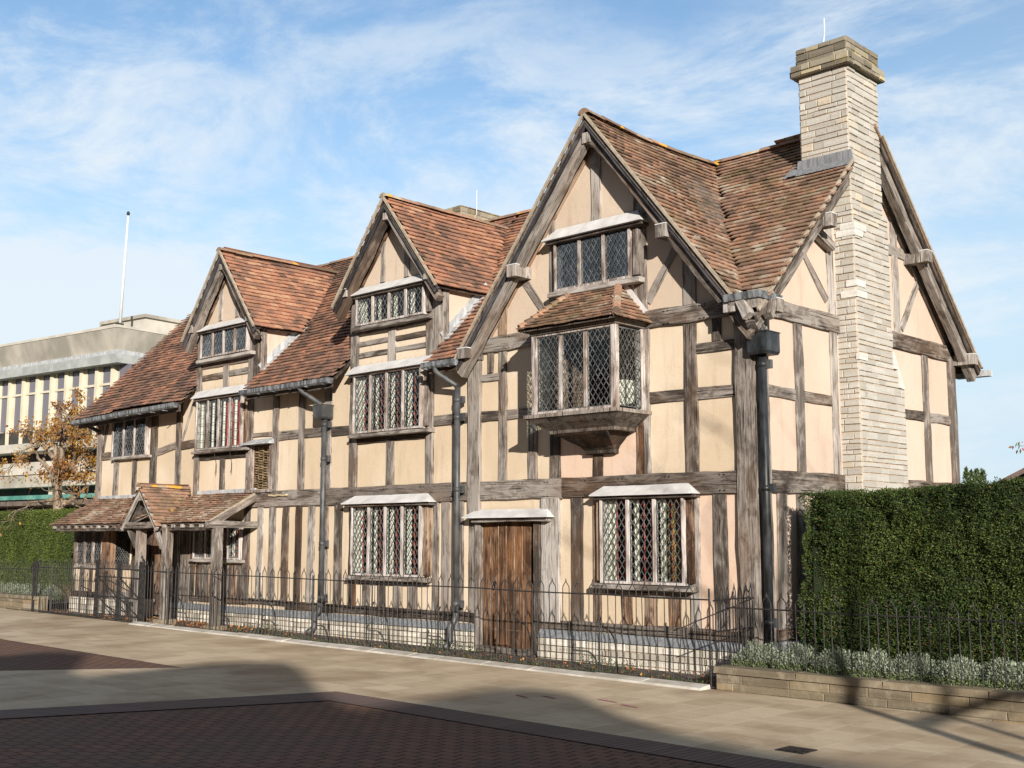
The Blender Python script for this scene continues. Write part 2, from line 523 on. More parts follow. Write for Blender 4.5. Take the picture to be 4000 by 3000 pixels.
class MB:
    def __init__(s):
        s.v = []
        s.f = []
        s.c = []

    def quad(s, a, b, c, d, col=0.5):
        i = len(s.v)
        s.v += [tuple(a), tuple(b), tuple(c), tuple(d)]
        s.f.append((i, i + 1, i + 2, i + 3))
        s.c += [col] * 4

    def poly(s, pts, col=0.5):
        i = len(s.v)
        s.v += [tuple(p) for p in pts]
        s.f.append(tuple(range(i, i + len(pts))))
        s.c += [col] * len(pts)

    def hexa(s, P, col=0.5, skip=()):
        # P: 8 points, 0-3 bottom loop, 4-7 top loop
        i = len(s.v)
        s.v += [tuple(p) for p in P]
        s.c += [col] * 8
        F = [(0, 3, 2, 1), (4, 5, 6, 7), (0, 1, 5, 4), (1, 2, 6, 5), (2, 3, 7, 6), (3, 0, 4, 7)]
        for k, q in enumerate(F):
            if k not in skip:
                s.f.append(tuple(i + j for j in q))

    def box(s, x0, x1, y0, y1, z0, z1, col=0.5):
        s.hexa([(x0, y0, z0), (x1, y0, z0), (x1, y1, z0), (x0, y1, z0), (x0, y0, z1), (x1, y0, z1), (x1, y1, z1), (x0, y1, z1)], col)

    def bar(s, p, q, w, d, up=(0, 1, 0), col=0.5):
        # rectangular bar from p to q; w across, d along 'up'
        p = Vector(p)
        q = Vector(q)
        t = (q - p).normalized()
        u = Vector(up)
        u = (u - t * u.dot(t)).normalized()
        a = t.cross(u) * (w / 2)
        b = u * (d / 2)
        s.hexa([p - a - b, p + a - b, p + a + b, p - a + b, q - a - b, q + a - b, q + a + b, q - a + b], col)

    def tube(s, pts, rads, n=6, col=0.5, cap=True):
        pts = [Vector(p) for p in pts]
        if isinstance(rads, (int, float)):
            rads = [rads] * len(pts)
        base = len(s.v)
        prev = None
        for i, p in enumerate(pts):
            t = (pts[min(i + 1, len(pts) - 1)] - pts[max(i - 1, 0)])
            if t.length < 1e-9:
                t = Vector((0, 0, 1))
            t.normalize()
            if prev is None:
                a = Vector((1, 0, 0)) if abs(t.x) < 0.9 else Vector((0, 1, 0))
            else:
                a = prev
            a = (a - t * a.dot(t)).normalized()
            prev = a
            b = t.cross(a)
            for k in range(n):
                g = 2 * math.pi * k / n
                s.v.append(tuple(p + (a * math.cos(g) + b * math.sin(g)) * rads[i]))
                s.c.append(col)
        for i in range(len(pts) - 1):
            for k in range(n):
                k2 = (k + 1) % n
                s.f.append((base + i * n + k, base + i * n + k2, base + (i + 1) * n + k2, base + (i + 1) * n + k))
        if cap:
            s.f.append(tuple(base + k for k in reversed(range(n))))
            s.f.append(tuple(base + (len(pts) - 1) * n + k for k in range(n)))

    def mesh(s, name, mat, smooth=False):
        me = bpy.data.meshes.new(name)
        me.from_pydata(s.v, [], s.f)
        me.update()
        at = me.attributes.new('tcol', 'FLOAT', 'POINT')
        at.data.foreach_set('value', s.c)
        me.materials.append(mat)
        if smooth:
            me.polygons.foreach_set('use_smooth', [True] * len(me.polygons))
        return me

    def build(s, name, mat, parent=None, smooth=False, world=None):
        return link(name, s.mesh(name, mat, smooth), parent, world)


def link(name, me, parent=None, world=None):
    o = bpy.data.objects.new(name, me)
    COL.objects.link(o)
    W = world if world is not None else Matrix.Identity(4)
    WM[o] = W
    if parent is not None:
        o.parent = parent
        o.matrix_basis = WM[parent].inverted() @ W
    else:
        o.matrix_basis = W
    return o


def thing(name, loc, label, cat, group=None):
    o = link(name, None, None, Matrix.Translation(loc))
    o.empty_display_size = 0.3
    tag(o, label, cat, group)
    return o


def tag(o, label=None, cat=None, group=None, kind=None):
    if label:
        o['label'] = label
    if cat:
        o['category'] = cat
    if group:
        o['group'] = group
    if kind:
        o['kind'] = kind
    return o


def fromnp(name, V, F, C, mat, parent=None):
    me = bpy.data.meshes.new(name)
    n = len(V)
    m = len(F)
    me.vertices.add(n)
    me.vertices.foreach_set('co', V.astype(np.float32).ravel())
    k = F.shape[1]
    me.loops.add(m * k)
    me.loops.foreach_set('vertex_index', F.astype(np.int32).ravel())
    me.polygons.add(m)
    me.polygons.foreach_set('loop_start', np.arange(0, m * k, k, dtype=np.int32))
    me.polygons.foreach_set('loop_total', np.full(m, k, dtype=np.int32))
    me.update(calc_edges=True)
    at = me.attributes.new('tcol', 'FLOAT', 'POINT')
    at.data.foreach_set('value', C.astype(np.float32))
    me.materials.append(mat)
    return link(name, me, parent)


def leaves(name, P, D, L, Wd, mat, parent=None, col=None, spread=0.6):
    """quads (leaf sized) at P pointing roughly along D"""
    n = len(P)
    d = D + RNG.normal(0, spread, (n, 3))
    d /= np.linalg.norm(d, axis=1)[:, None] + 1e-9
    r = RNG.normal(0, 1, (n, 3))
    s = np.cross(d, r)
    s /= np.linalg.norm(s, axis=1)[:, None] + 1e-9
    l = (L * RNG.uniform(0.6, 1.3, n))[:, None]
    w = (Wd * RNG.uniform(0.6, 1.3, n))[:, None]
    a = P
    b = P + d * l * 0.5 + s * w * 0.5
    c = P + d * l
    e = P + d * l * 0.5 - s * w * 0.5
    V = np.stack([a, b, c, e], 1).reshape(-1, 3)
    F = np.arange(4 * n).reshape(n, 4)
    if col is None:
        col = RNG.uniform(0, 1, n)
    return fromnp(name, V, F, np.repeat(col, 4), mat, parent)


def gz(x):
    return 0.05 - 0.0068 * max(-60.0, min(60.0, x))


# timber laid on a wall: local Z runs along its length so the grain follows
def timber(name, p, q, w, d, mat, parent, nrm=(0, -1, 0), wob=0.009, proud=0.03, pegs=0, taper=1.0):
    p = Vector(p)
    q = Vector(q)
    n = Vector(nrm)
    t = q - p
    Ln = t.length
    t.normalize()
    n = (n - t * n.dot(t)).normalized()
    x = t.cross(n) * -1
    R = Matrix((x, n, t)).transposed().to_4x4()     # columns: x across, y outwards, z along
    W = Matrix.Translation((p + q) / 2) @ R
    seg = max(2, int(Ln / 0.22))
    b = MB()
    rings = []
    sd = random.random() * 100
    for i in range(seg + 1):
        z = -Ln / 2 + Ln * i / seg
        k = 1 + (taper - 1) * i / seg
        o1 = noise.noise((sd, z * 2.3, 0)) * wob * 2
        o2 = noise.noise((sd + 9, z * 2.3, 0)) * wob * 2
        o3 = noise.noise((sd + 19, z * 1.7, 0)) * wob
        y1 = proud + o3
        y0 = proud - d
        e = 0.007
        xa = -w / 2 * k + o1
        xb = w / 2 * k + o2
        ring = [(xa, y0, z), (xa, y1 - e, z), (xa + e, y1, z), (xb - e, y1, z), (xb, y1 - e, z), (xb, y0, z)]
        rings.append(len(b.v))
        b.v += ring
        b.c += [0.5] * 6
    for i in range(seg):
        for k in range(6):
            k2 = (k + 1) % 6
            b.f.append((rings[i] + k, rings[i] + k2, rings[i + 1] + k2, rings[i + 1] + k))
    b.f.append(tuple(rings[0] + k for k in reversed(range(6))))
    b.f.append(tuple(rings[-1] + k for k in range(6)))
    for j in range(pegs):
        zz = -Ln / 2 + Ln * (j + 0.5 + random.uniform(-0.2, 0.2)) / pegs
        for dx in (-0.03, 0.03):
            for s_ in (-1, 1):
                xx = s_ * w * 0.36
                zp = zz + dx
                b.box(xx - 0.008, xx + 0.008, proud, proud + 0.02, zp - 0.008, zp + 0.008)
    return b.build(name, mat, parent, world=W)


def wall_poly(name, outline, holes, mat, parent, f3, thick=None):
    """planar wall with window holes; outline/holes in 2D, f3 maps (a,b)->3D"""
    loops = [[Vector((a, b, 0)) for a, b in outline]] + [[Vector((a, b, 0)) for a, b in h] for h in holes]
    tris = tessellate_polygon(loops)
    flat = [p for l in loops for p in l]
    me = bpy.data.meshes.new(name)
    me.from_pydata([f3(p.x, p.y) for p in flat], [], [tuple(t) for t in tris])
    me.update()
    me.materials.append(mat)
    return link(name, me, parent)


# ------------------------------------------------------------------ ground, road, pavement
def sheet(name, pts, dz, mat, kind='structure'):
    b = MB()
    b.poly([(x, y, gz(x) + dz) for x, y in pts])
    o = b.build(name, mat)
    tag(o, kind=kind)
    return o


def strips(name, x0, x1, y0, y1, dz, mat, n=1):
    b = MB()
    xs = [x0, x1] if x0 > -60 and x1 < 60 else [x0] + ([-60] if x0 < -60 else []) + ([60] if x1 > 60 else []) + [x1]
    xs = sorted(set(xs))
    for a, c in zip(xs[:-1], xs[1:]):
        b.quad((a, y0, gz(a) + dz), (c, y0, gz(c) + dz), (c, y1, gz(c) + dz), (a, y1, gz(a) + dz))
    o = b.build(name, mat)
    tag(o, kind='structure')
    return o


M['earth'] = m_simple('grassy_earth', (0.05, 0.06, 0.025), (0.09, 0.09, 0.045), 0.6, 0.95, 0.3)
strips('ground', -900, 900, -900, 1200, -0.012, M['earth'])
strips('road', -80, 60, -18.4, -1.2, 0.0, M['pavior'])
b = MB()
for a, c, y0, y1 in [(-80, -60, -3.95, -1.0), (-60, 60, -3.95, -1.0)]:
    b.quad((a, y0, gz(a) + .004), (c, y0, gz(c) + .004), (c, y1, gz(c) + .004), (a, y1, gz(a) + .004))
cp = [(-5.55, -3.95), (-8.6, -8.4), (-13.3, -15.0), (-7.4, -15.0), (-4.25, -8.4), (-2.57, -3.95)]
b.poly([(x, y, gz(x) + .004) for x, y in cp])
pv = b.build('pavement', M['paving'])
tag(pv, kind='structure')
sheet('brick_course', [(-2.57, -3.95), (-2.10, -4.40), (30, -4.40), (30, -3.95)], 0.0065, M['soldier'])
M['soldier_d'] = m_paviors('soldier_course_diagonal', 0.07, 50, (0, 0, math.radians(70)), (0.20, 0.135, 0.11), (0.15, 0.11, 0.10), (0.04, 0.034, 0.032), 0.0)
b = MB()
b.quad(*[(x, y, gz(x) + .008) for x, y in [(-2.57, -3.95), (-4.25, -8.4), (-3.80, -8.6), (-2.10, -4.40)]])
tag(b.build('brick_edging', M['soldier_d']), kind='structure')
b = MB()
b.quad(*[(x, y, gz(x) + .012) for x, y in [(-17.5, -1.0), (0.05, -1.0), (0.05, 0.3), (-17.5, 0.3)]])
soil = b.build('soil', M['soil'])
tag(soil, kind='structure')
strips('far_pavement', -60, 60, -18.99, -16.5, 0.006, M['paving'])
# white kerb stones along the railing, irregular lengths
kt = thing('kerb_row', (-6, -1.08, 0.1), 'row of whitish kerb stones edging the paving below the long railing', 'kerb')
x = -12.0
b = MB()
while x < 0.0:
    l = random.uniform(0.5, 1.0)
    x1 = min(x + l, 0.02)
    w = random.uniform(-0.012, 0.012)
    h = random.uniform(0.018, 0.03)
    b.hexa([(x + .006, -1.19 + w, gz(x)), (x1 - .006, -1.19 + w, gz(x1)), (x1 - .006, -0.99, gz(x1)), (x + .006, -0.99, gz(x)),
            (x + .012, -1.17 + w, gz(x) + h), (x1 - .012, -1.17 + w, gz(x1) + h * .9), (x1 - .012, -1.0, gz(x1) + h + .02), (x + .012, -1.0, gz(x) + h + .02)])
    x = x1
b.build('kerb_stones', M['kerb'], kt)
for i, (x, y, a, l) in enumerate([(-1.0, -2.86, -.3, .22), (-0.75, -2.72, -.2, .2), (-0.18, -2.50, -.15, .26), (0.18, -2.62, -.2, .24)]):
    b = MB()
    c, s_ = math.cos(a), math.sin(a)
    pts = [(x - c * l / 2, y - s_ * l / 2), (x + c * l / 2, y + s_ * l / 2), (x + c * l / 2 - s_ * .03, y + s_ * l / 2 + c * .03), (x - c * l / 2 - s_ * .03, y - s_ * l / 2 + c * .03)]
    b.poly([(px, py, gz(px) + .0085) for px, py in pts])
    o = b.build('paint_mark', M['magenta'])
    tag(o, ['faded magenta dash painted on the slabs, furthest left', 'magenta dash on the slabs just behind the furthest left dash', 'magenta dash on the slabs, third from the left', 'magenta dash on the slabs, furthest right'][i], 'paint mark', 'magenta survey dashes on the paving')
dr = MB()
dr.box(2.36, 2.60, -3.60, -3.38, gz(2.4) + .003, gz(2.4) + .011)
for k in range(5):
    dr.box(2.38, 2.58, -3.585 + k * .04, -3.567 + k * .04, gz(2.4) + .011, gz(2.4) + .016)
tag(dr.build('drain_cover', M['iron']), 'small dark square drain cover set in the slabs at lower right', 'drain cover')

# ------------------------------------------------------------------ the timber framed house
HOUSE = thing('timber_framed_house', (-7.8, 0.0, 0.1), 'long half timbered house with plastered panels, clay tiled gables and dormers', 'house')
H = HOUSE
# roof planes
EZ, SL = 4.16, 0.968          # main front slope: z = EZ + SL*(y+.35)
RY, RZ = 2.8, 7.21


def zmain(y):
    return EZ + SL * (y + 0.35)


GX, GA, GS = -2.25, 7.15, 1.245     # big cross gable
D1X, D1A, D1S = -10.93, 6.80, 1.31
D2X, D2A, D2S = -6.33, 6.86, 1.28
WINS = dict(
    W1=(-14.97, -13.68, 3.25, 4.02, 3), W2=(-11.76, -10.33, 3.25, 4.16, 4), W3=(-7.13, -5.60, 3.28, 4.17, 4),
    D1=(-11.68, -10.22, 4.95, 5.42, 4), D2=(-7.13, -5.58, 4.99, 5.45, 4), W4=(-2.93, -1.70, 4.94, 5.60, 3),
    W5=(-7.15, -5.60, 1.10, 2.13, 4), W6=(-2.16, -0.94, 1.11, 2.13, 3), W9=(-11.78, -10.33, 1.29, 1.88, 4))
holes = [[(a, c), (b_, c), (b_, d), (a, d)] for a, b_, c, d, n in WINS.values()]
holes.append([(-2.95, 3.2), (-1.7, 3.2), (-1.7, 4.2), (-2.95, 4.2)])      # behind the oriel
holes.append([(-10.06, 2.47), (-9.56, 2.47), (-9.56, 3.24), (-10.06, 3.24)])  # wattle panel
holes.append([(-4.41, 0.402), (-3.40, 0.402), (-3.40, 1.86), (-4.41, 1.86)])    # street door
outl = [(-15.65, 0.40), (0, 0.40), (0, 4.30), (GX, 7.02), (GX - 2.0, 4.55), (-5.27, 4.44), (-5.27, 5.44), (D2X, 6.78), (-7.36, 5.44), (-7.36, 4.44),
        (-9.93, 4.44), (-9.93, 5.42), (D1X, 6.73), (-11.93, 5.42), (-11.93, 4.44), (-15.65, 4.44)]
wall_poly('plaster_wall', outl, holes, M['plaster'], H, lambda a, b_: (a, 0.0, b_))
wall_poly('end_wall', [(0, 0.40), (5.6, 0.40), (5.6, 4.42), (2.8, 7.10), (0, 4.42)], [], M['plaster_end'], H, lambda a, b_: (0.0, a, b_))
wall_poly('end_wall', [(0, 0.40), (5.6, 0.40), (5.6, 4.42), (2.8, 7.10), (0, 4.42)], [], M['plaster'], H, lambda a, b_: (-15.65, a, b_))
wall_poly('rear_wall', [(-15.65, 0.40), (0, 0.40), (0, 4.42), (-15.65, 4.42)], [], M['plaster'], H, lambda a, b_: (a, 5.6, b_))
for X0, A, s, hw_, z0_ in ((GX, 7.0, GS, 2.0, 4.46), (D1X, 6.72, D1S, .95, 5.52), (D2X, 6.77, D2S, .98, 5.56)):
    hh = min(hw_, (A - z0_) / s)
    wh = []
    if X0 == GX:
        wh = [[(-2.93, 4.94), (-1.70, 4.94), (-1.70, 5.60), (-2.93, 5.60)]]
    wall_poly('gable_plaster', [(X0 - hh, z0_), (X0 + hh, z0_), (X0, A)], wh, M['plaster_tan'], H, lambda a, b_: (a, -.004, b_))
for a, c, z0_, z1_ in ((-2.95, -2.38, 2.42, 3.1), (-2.23, -1.67, 2.42, 3.1), (-.76, -.56, .585, 2.16), (-.38, -.19, .585, 2.16)):
    wall_poly('plaster_panel', [(a, z0_), (c, z0_), (c, z1_), (a, z1_)], [], M['plaster_pink'], H, lambda u, v: (u, -.004, v))
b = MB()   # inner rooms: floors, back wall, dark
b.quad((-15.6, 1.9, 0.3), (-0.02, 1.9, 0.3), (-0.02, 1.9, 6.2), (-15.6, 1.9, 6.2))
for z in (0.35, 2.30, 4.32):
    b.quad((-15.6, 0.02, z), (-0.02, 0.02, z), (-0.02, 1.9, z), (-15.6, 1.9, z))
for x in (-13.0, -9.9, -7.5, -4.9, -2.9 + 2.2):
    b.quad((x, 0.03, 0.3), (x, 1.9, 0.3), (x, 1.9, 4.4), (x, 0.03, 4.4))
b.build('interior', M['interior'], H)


def stones(name, org, ud, vd, nd, ul, vl, mat, parent, ch=0.085, sl=(0.14, 0.42), depth=0.03, jit=0.012, mortar=None, topf=None, b=None, colf=None):
    """coursed rubble: blocks proud of a mortar sheet"""
    org = Vector(org)
    ud = Vector(ud)
    vd = Vector(vd)
    nd = Vector(nd)
    own = b is None
    if own:
        b = MB()
    v = 0
    while v < vl - 0.02:
        h = min(ch * random.uniform(0.7, 1.3), vl - v)
        if vl - v - h < 0.035:
            h = vl - v
        u = 0
        first = True
        while u < ul - 0.005:
            l = random.uniform(*sl) * (0.6 if first else 1)
            first = False
            if ul - u - l < sl[0] * 0.5:
                l = ul - u
            g = 0.0032
            pr = depth + random.uniform(-jit, jit)
            u0, u1, v0, v1 = u + g, u + l - g, v + g, v + h - g
            if topf is None or topf(u + l / 2, v + h / 2):
                P = []
                for w in (-0.0, pr):
                    e = 0 if w <= 0 else 0.006
                    for uu, vv in ((u0 + e, v0 + e), (u1 - e, v0 + e), (u1 - e, v1 - e), (u0 + e, v1 - e)):
                        P.append(org + ud * (uu + (random.uniform(-.003, .003) if w > 0 else 0)) + vd * (vv + (random.uniform(-.004, .004) if w > 0 else 0)) + nd * w)
                b.hexa(P, colf(random.random()) if colf else random.random(), skip=(0,))
            u += l
        v += h
    if own:
        return b.build(name, mat, parent)


# plinth
for (xa, xb) in ((-12.9, -4.50), (-3.30, 0.0)):
    b = MB()
    stones('', (xa, -0.06, gz(xa) - .06), (1, 0, 0), (0, 0, 1), (0, -1, 0), xb - xa, 0.43 - gz(xa) - 0.02, None, None, b=b, ch=0.075)
    if xb == 0.0:
        stones('', (0.06, -0.06, -0.04), (0, 1, 0), (0, 0, 1), (1, 0, 0), 5.7, 0.43, None, None, b=b, ch=0.075)
    b.build('plinth', M['stone_plinth'], H)
    c = MB()
    c.box(xa, xb + (0.06 if xb == 0 else 0), -0.06, 0.02 if xb < 0 else 5.62, -0.1, 0.365)
    c.build('plinth_core', M['mortar'], H)
    d = MB()
    zt = 0.455
    d.hexa([(xa, -0.10, 0.355), (xb + .1 * (xb == 0), -0.10, 0.355), (xb + .1 * (xb == 0), -0.02, 0.355), (xa, -0.02, 0.355),
            (xa, -0.045, zt), (xb + .04 * (xb == 0), -0.045, zt), (xb, 0.0, zt), (xa, 0.0, zt)])
    if xb == 0:
        d.hexa([(0.02, -0.08, 0.356), (0.10, -0.08, 0.356), (0.10, 5.6, 0.356), (0.02, 5.6, 0.356), (0, -.04, zt), (0.045, -.04, zt), (0.045, 5.6, zt), (0, 5.6, zt)])
    d.build('lead_flashing', M['lead_blue'], H)

oak, pale, dark, brown = M['oak'], M['oak_pale'], M['oak_dark'], M['oak_brown']


def V_(x0, x1, z0, z1, mat=oak, name='stud', y=0.0, pr=0.028, lean=0.0):
    return timber(name, ((x0 + x1) / 2 + lean, y, z0), ((x0 + x1) / 2, y, z1), abs(x1 - x0), 0.12, mat, H, proud=pr)


def H_(x0, x1, z0, z1, mat=oak, name='rail', y=0.0, pr=0.026, dz=0.0, pegs=0):
    return timber(name, (x0, y, (z0 + z1) / 2), (x1, y, (z0 + z1) / 2 + dz), z1 - z0, 0.12, mat, H, proud=pr, pegs=pegs)


# ---- main horizontal timbers
H_(-10.09, -8.02, 2.16, 2.43, oak, 'floor_beam', pr=0.045, pegs=3)
H_(-8.02, -4.66, 2.16, 2.43, dark, 'floor_beam', pr=0.047, pegs=5)
H_(-4.42, -2.9, 2.16, 2.42, oak, 'floor_beam', pr=0.045, pegs=3)
H_(-2.9, -0.19, 2.16, 2.42, dark, 'floor_beam', pr=0.045, pegs=4)
H_(-4.42, -2.72, 4.24, 4.46, oak, 'tie_beam', pr=0.045, pegs=2)
H_(-1.50, -0.16, 4.24, 4.46, oak, 'tie_beam', pr=0.045, pegs=2)
H_(-9.0, -4.52, 0.475, 0.60, dark, 'sole_beam', pr=0.04)
H_(-3.27, -0.2, 0.465, 0.585, dark, 'sole_beam', pr=0.04)
H_(-10.1, -9.0, 0.52, 0.61, dark, 'sole_beam', pr=0.038)
# ---- left bay first floor
V_(-15.70, -15.53, 0.46, 4.3, oak, 'corner_post', pr=0.05)
H_(-15.53, -14.98, 3.22, 3.37)
V_(-15.01, -14.82, 2.3, 3.16)
V_(-14.25, -14.09, 2.3, 3.16)
V_(-13.58, -13.34, 2.3, 4.3)
V_(-12.64, -12.45, 2.3, 4.3)
timber('rail', (-13.34, 0, 3.27), (-12.64, 0, 3.37), 0.14, 0.12, oak, H, proud=0.024)
timber('rail', (-12.45, 0, 3.36), (-11.95, 0, 3.38), 0.15, 0.12, oak, H, proud=0.024)
timber('brace', (-15.52, 0, 3.38), (-15.28, 0, 4.25), 0.11, 0.1, oak, H, proud=0.02)
timber('brace', (-12.43, 0, 3.45), (-12.02, 0, 4.25), 0.06, 0.1, pale, H, proud=0.02)
# ---- first dormer column
V_(-11.95, -11.80, 2.4, 5.44, oak, 'post', pr=0.04)
V_(-10.28, -10.10, 3.10, 5.44, oak, 'post', pr=0.04)
V_(-10.26, -10.10, 2.4, 3.10, oak, 'post', pr=0.04)
V_(-10.09, -9.94, 4.40, 5.44, oak, 'post', pr=0.055)
V_(-11.1, -10.95, 2.45, 3.05, oak)
H_(-11.80, -10.26, 3.04, 3.16, dark)
H_(-11.78, -10.28, 4.74, 4.83, dark)
H_(-11.78, -11.08, 4.52, 4.63)
H_(-10.91, -10.28, 4.53, 4.64)
V_(-11.08, -10.91, 4.34, 4.74, oak)
V_(-11.30, -11.19, 5.60, 6.18, pale)
V_(-10.76, -10.64, 5.60, 6.28, oak)
# ---- middle bay
V_(-9.50, -9.33, 2.43, 4.3)
V_(-8.75, -8.58, 2.43, 4.3)
V_(-8.05, -7.86, 2.43, 4.3, pale)
H_(-10.10, -9.50, 3.37, 3.45)
H_(-9.33, -8.75, 3.28, 3.43)
H_(-8.58, -8.05, 3.28, 3.43, dark)
H_(-7.86, -7.37, 3.26, 3.42)
V_(-8.78, -8.62, 0.6, 2.16, dark, 'post')
for a, c, m in [(-10.30, -10.10, oak), (-9.87, -9.71, pale), (-9.53, -9.35, pale), (-9.15, -8.97, oak), (-8.44, -8.26, pale), (-8.03, -7.90, oak), (-7.74, -7.55, oak), (-7.36, -7.26, dark)]:
    V_(a, c, 0.6, 2.16, m, lean=random.uniform(-.01, .01))
# rope, carpenter's mark area
rp = MB()
rp.tube([(-9.52 + i * .04, -0.06, 2.345 + .006 * math.sin(i)) for i in range(15)], [.016 + .004 * (i % 2) for i in range(15)], 6)
rp.build('rope', M['rope'], H, True)
# ---- second dormer column
V_(-7.38, -7.20, 2.43, 5.48, pale, 'post', pr=0.042)
V_(-5.58, -5.43, 2.43, 5.48, oak, 'post', pr=0.042)
V_(-5.42, -5.28, 4.36, 5.48, oak, 'post', pr=0.055)
H_(-7.20, -5.58, 3.10, 3.19, dark)
V_(-6.49, -6.31, 2.43, 3.10, oak)
H_(-7.20, -5.58, 4.85, 4.93, dark)
H_(-7.18, -6.48, 4.65, 4.735)
H_(-6.30, -5.60, 4.64, 4.73)
H_(-7.18, -6.48, 4.46, 4.545)
H_(-6.30, -5.60, 4.47, 4.55)
V_(-6.48, -6.30, 4.32, 4.85, pale)
V_(-6.69, -6.58, 5.62, 6.26, oak)
V_(-6.12, -6.01, 5.62, 6.34, oak)
H_(-5.42, -4.66, 3.27, 3.42)
# ---- gable bay, left half
V_(-4.66, -4.43, 0.6 + 1.3, 4.40, oak, 'post', pr=0.06)
V_(-4.31, -4.19, 3.95, 4.24, oak)
H_(-4.43, -4.08, 3.83, 3.94)
V_(-4.08, -3.93, 2.42, 4.24, oak)
H_(-4.43, -4.08, 3.26, 3.40)
H_(-3.93, -3.02, 3.26, 3.40)
V_(-3.52, -3.36, 2.42, 3.26, oak)
V_(-3.13, -2.95, 2.42, 3.3, oak)
V_(-2.38, -2.23, 2.42, 3.0, dark)
V_(-1.67, -1.55, 2.42, 4.24, brown)
V_(-1.55, -1.46, 2.42, 4.50, pale)
V_(-0.93, -0.75, 2.42, 4.24, oak)
V_(-0.52, -0.40, 3.97, 4.24, oak)
H_(-0.75, -0.19, 3.85, 3.965)
H_(-1.46, -0.93, 3.29, 3.43)
H_(-0.75, -0.19, 3.29, 3.43)
# ---- gable triangle
V_(-2.37, -2.21, 5.70, 6.85, pale)
V_(-3.12, -3.02, 4.46, 5.95, oak)
V_(-1.68, -1.48, 4.46, 6.22, oak, 'post')
V_(-4.08, -3.93, 4.46, 4.95, brown)
V_(-0.93, -0.74, 4.46, 5.32, oak)
timber('brace', (-3.20, 0, 4.66), (-3.66, 0, 5.26), 0.115, 0.1, oak, H, proud=0.022)
timber('brace', (-1.47, 0, 4.58), (-0.98, 0, 5.28), 0.11, 0.1, oak, H, proud=0.022)
# ---- gable ground floor
V_(-4.66, -4.50, 0.6, 1.95, oak)
for a, c, m in [(-5.42, -5.30, pale), (-5.23, -5.06, oak), (-4.90, -4.78, oak)]:
    V_(a, c, 0.6, 2.16, m)
V_(-3.27, -2.95, 0.55, 2.16, pale, 'post', pr=0.05)
V_(-2.76, -2.57, 0.585, 2.16, oak)
V_(-2.39, -2.27, 0.585, 2.16, brown)
V_(-0.90, -0.76, 0.585, 2.16, pale)
V_(-0.56, -0.38, 0.585, 2.16, oak)
for a, c in ((-7.36, -7.20), (-7.02, -6.84), (-6.67, -6.47), (-6.29, -6.13), (-5.96, -5.76)):
    V_(a, c, 0.6, 0.93, brown if random.random() < .6 else oak, pr=0.02)
H_(-7.1, -5.5, 0.93, 1.02, oak)
for a, c in ((-1.95, -1.78), (-1.58, -1.40), (-1.22, -1.05)):
    V_(a, c, 0.585, 0.93, brown, pr=0.02)
H_(-2.2, -0.9, 0.93, 1.02, oak)
# corner post
timber('corner_post', (-0.085, -0.0, 0.45), (-0.075, -0.0, 4.24), 0.23, 0.2, oak, H, proud=0.065, wob=0.012)
timber('corner_post', (0.0, 0.135, 0.45), (0.0, 0.130, 4.24), 0.30, 0.2, oak, H, nrm=(1, 0, 0), proud=0.06, wob=0.012)


# ---- end wall timbers (x = 0)
def E_(p, q, w, mat=oak, name='rail', pr=0.026, pegs=0):
    return timber(name, (0, p[0], p[1]), (0, q[0], q[1]), w, 0.1, mat, H, nrm=(1, 0, 0), proud=pr, pegs=pegs)


E_((0.28, 2.30), (2.06, 2.30), 0.27, oak, 'floor_beam', 0.045, 2)
E_((0.0, 4.375), (2.06, 4.375), 0.23, oak, 'tie_beam', 0.045, 2)
E_((3.08, 4.375), (5.56, 4.375), 0.23, oak, 'tie_beam', 0.045, 3)
E_((3.34, 2.30), (5.56, 2.30), 0.27, oak, 'floor_beam', 0.045)
E_((0.28, 0.53), (5.56, 0.53), 0.13, dark, 'sole_beam', 0.04)
E_((0.28, 3.365), (0.94, 3.365), 0.14)
E_((1.17, 3.365), (1.84, 3.365), 0.14)
E_((3.34, 3.365), (4.52, 3.365), 0.14)
E_((4.72, 3.365), (5.41, 3.365), 0.14)
E_((1.055, 2.43), (1.055, 4.26), 0.20, pale, 'stud')
E_((1.93, 2.43), (1.93, 5.95), 0.17, pale, 'stud')
E_((0.555, 0.6), (0.555, 2.16), 0.21, pale, 'stud')
E_((1.0, 0.6), (1.0, 2.16), 0.18, pale, 'stud')
E_((1.6, 0.6), (1.6, 2.16), 0.18, pale, 'stud')
E_((4.62, 0.6), (4.62, 2.16), 0.18, oak, 'stud')
E_((4.62, 2.43), (4.62, 4.26), 0.19, pale, 'stud')
E_((5.50, 0.6), (5.50, 4.3), 0.20, pale, 'corner_post', 0.05)
E_((3.79, 4.49), (3.79, 6.1), 0.18, pale, 'stud')
E_((3.92, 4.56), (4.50, 5.30), 0.12, pale, 'brace')
E_((1.80, 4.66), (1.14, 5.28), 0.10, oak, 'brace')
E_((3.3, 5.66), (4.15, 5.66), 0.16, oak, 'collar')
# rafters lying in the wall planes
E_((-0.02, 4.33), (2.72, 6.97), 0.15, oak, 'rafter', 0.035)
E_((5.60, 4.36), (2.88, 7.0), 0.15, pale, 'rafter', 0.035)
for X0, A, s, hw, zb in ((GX, GA, GS, 2.28, None), (D1X, D1A, D1S, 0.98, None), (D2X, D2A, D2S, 1.03, None)):
    for sg in (-1, 1):
        off = 0.10
        p = (X0 + sg * hw, 0, A - s * hw - off - .03)
        q = (X0 + sg * 0.06, 0, A - s * .06 - off - .06)
        timber('rafter', p, q, 0.13, 0.1, oak if sg > 0 else brown, H, proud=0.035)

# ------------------------------------------------------------------ roofs


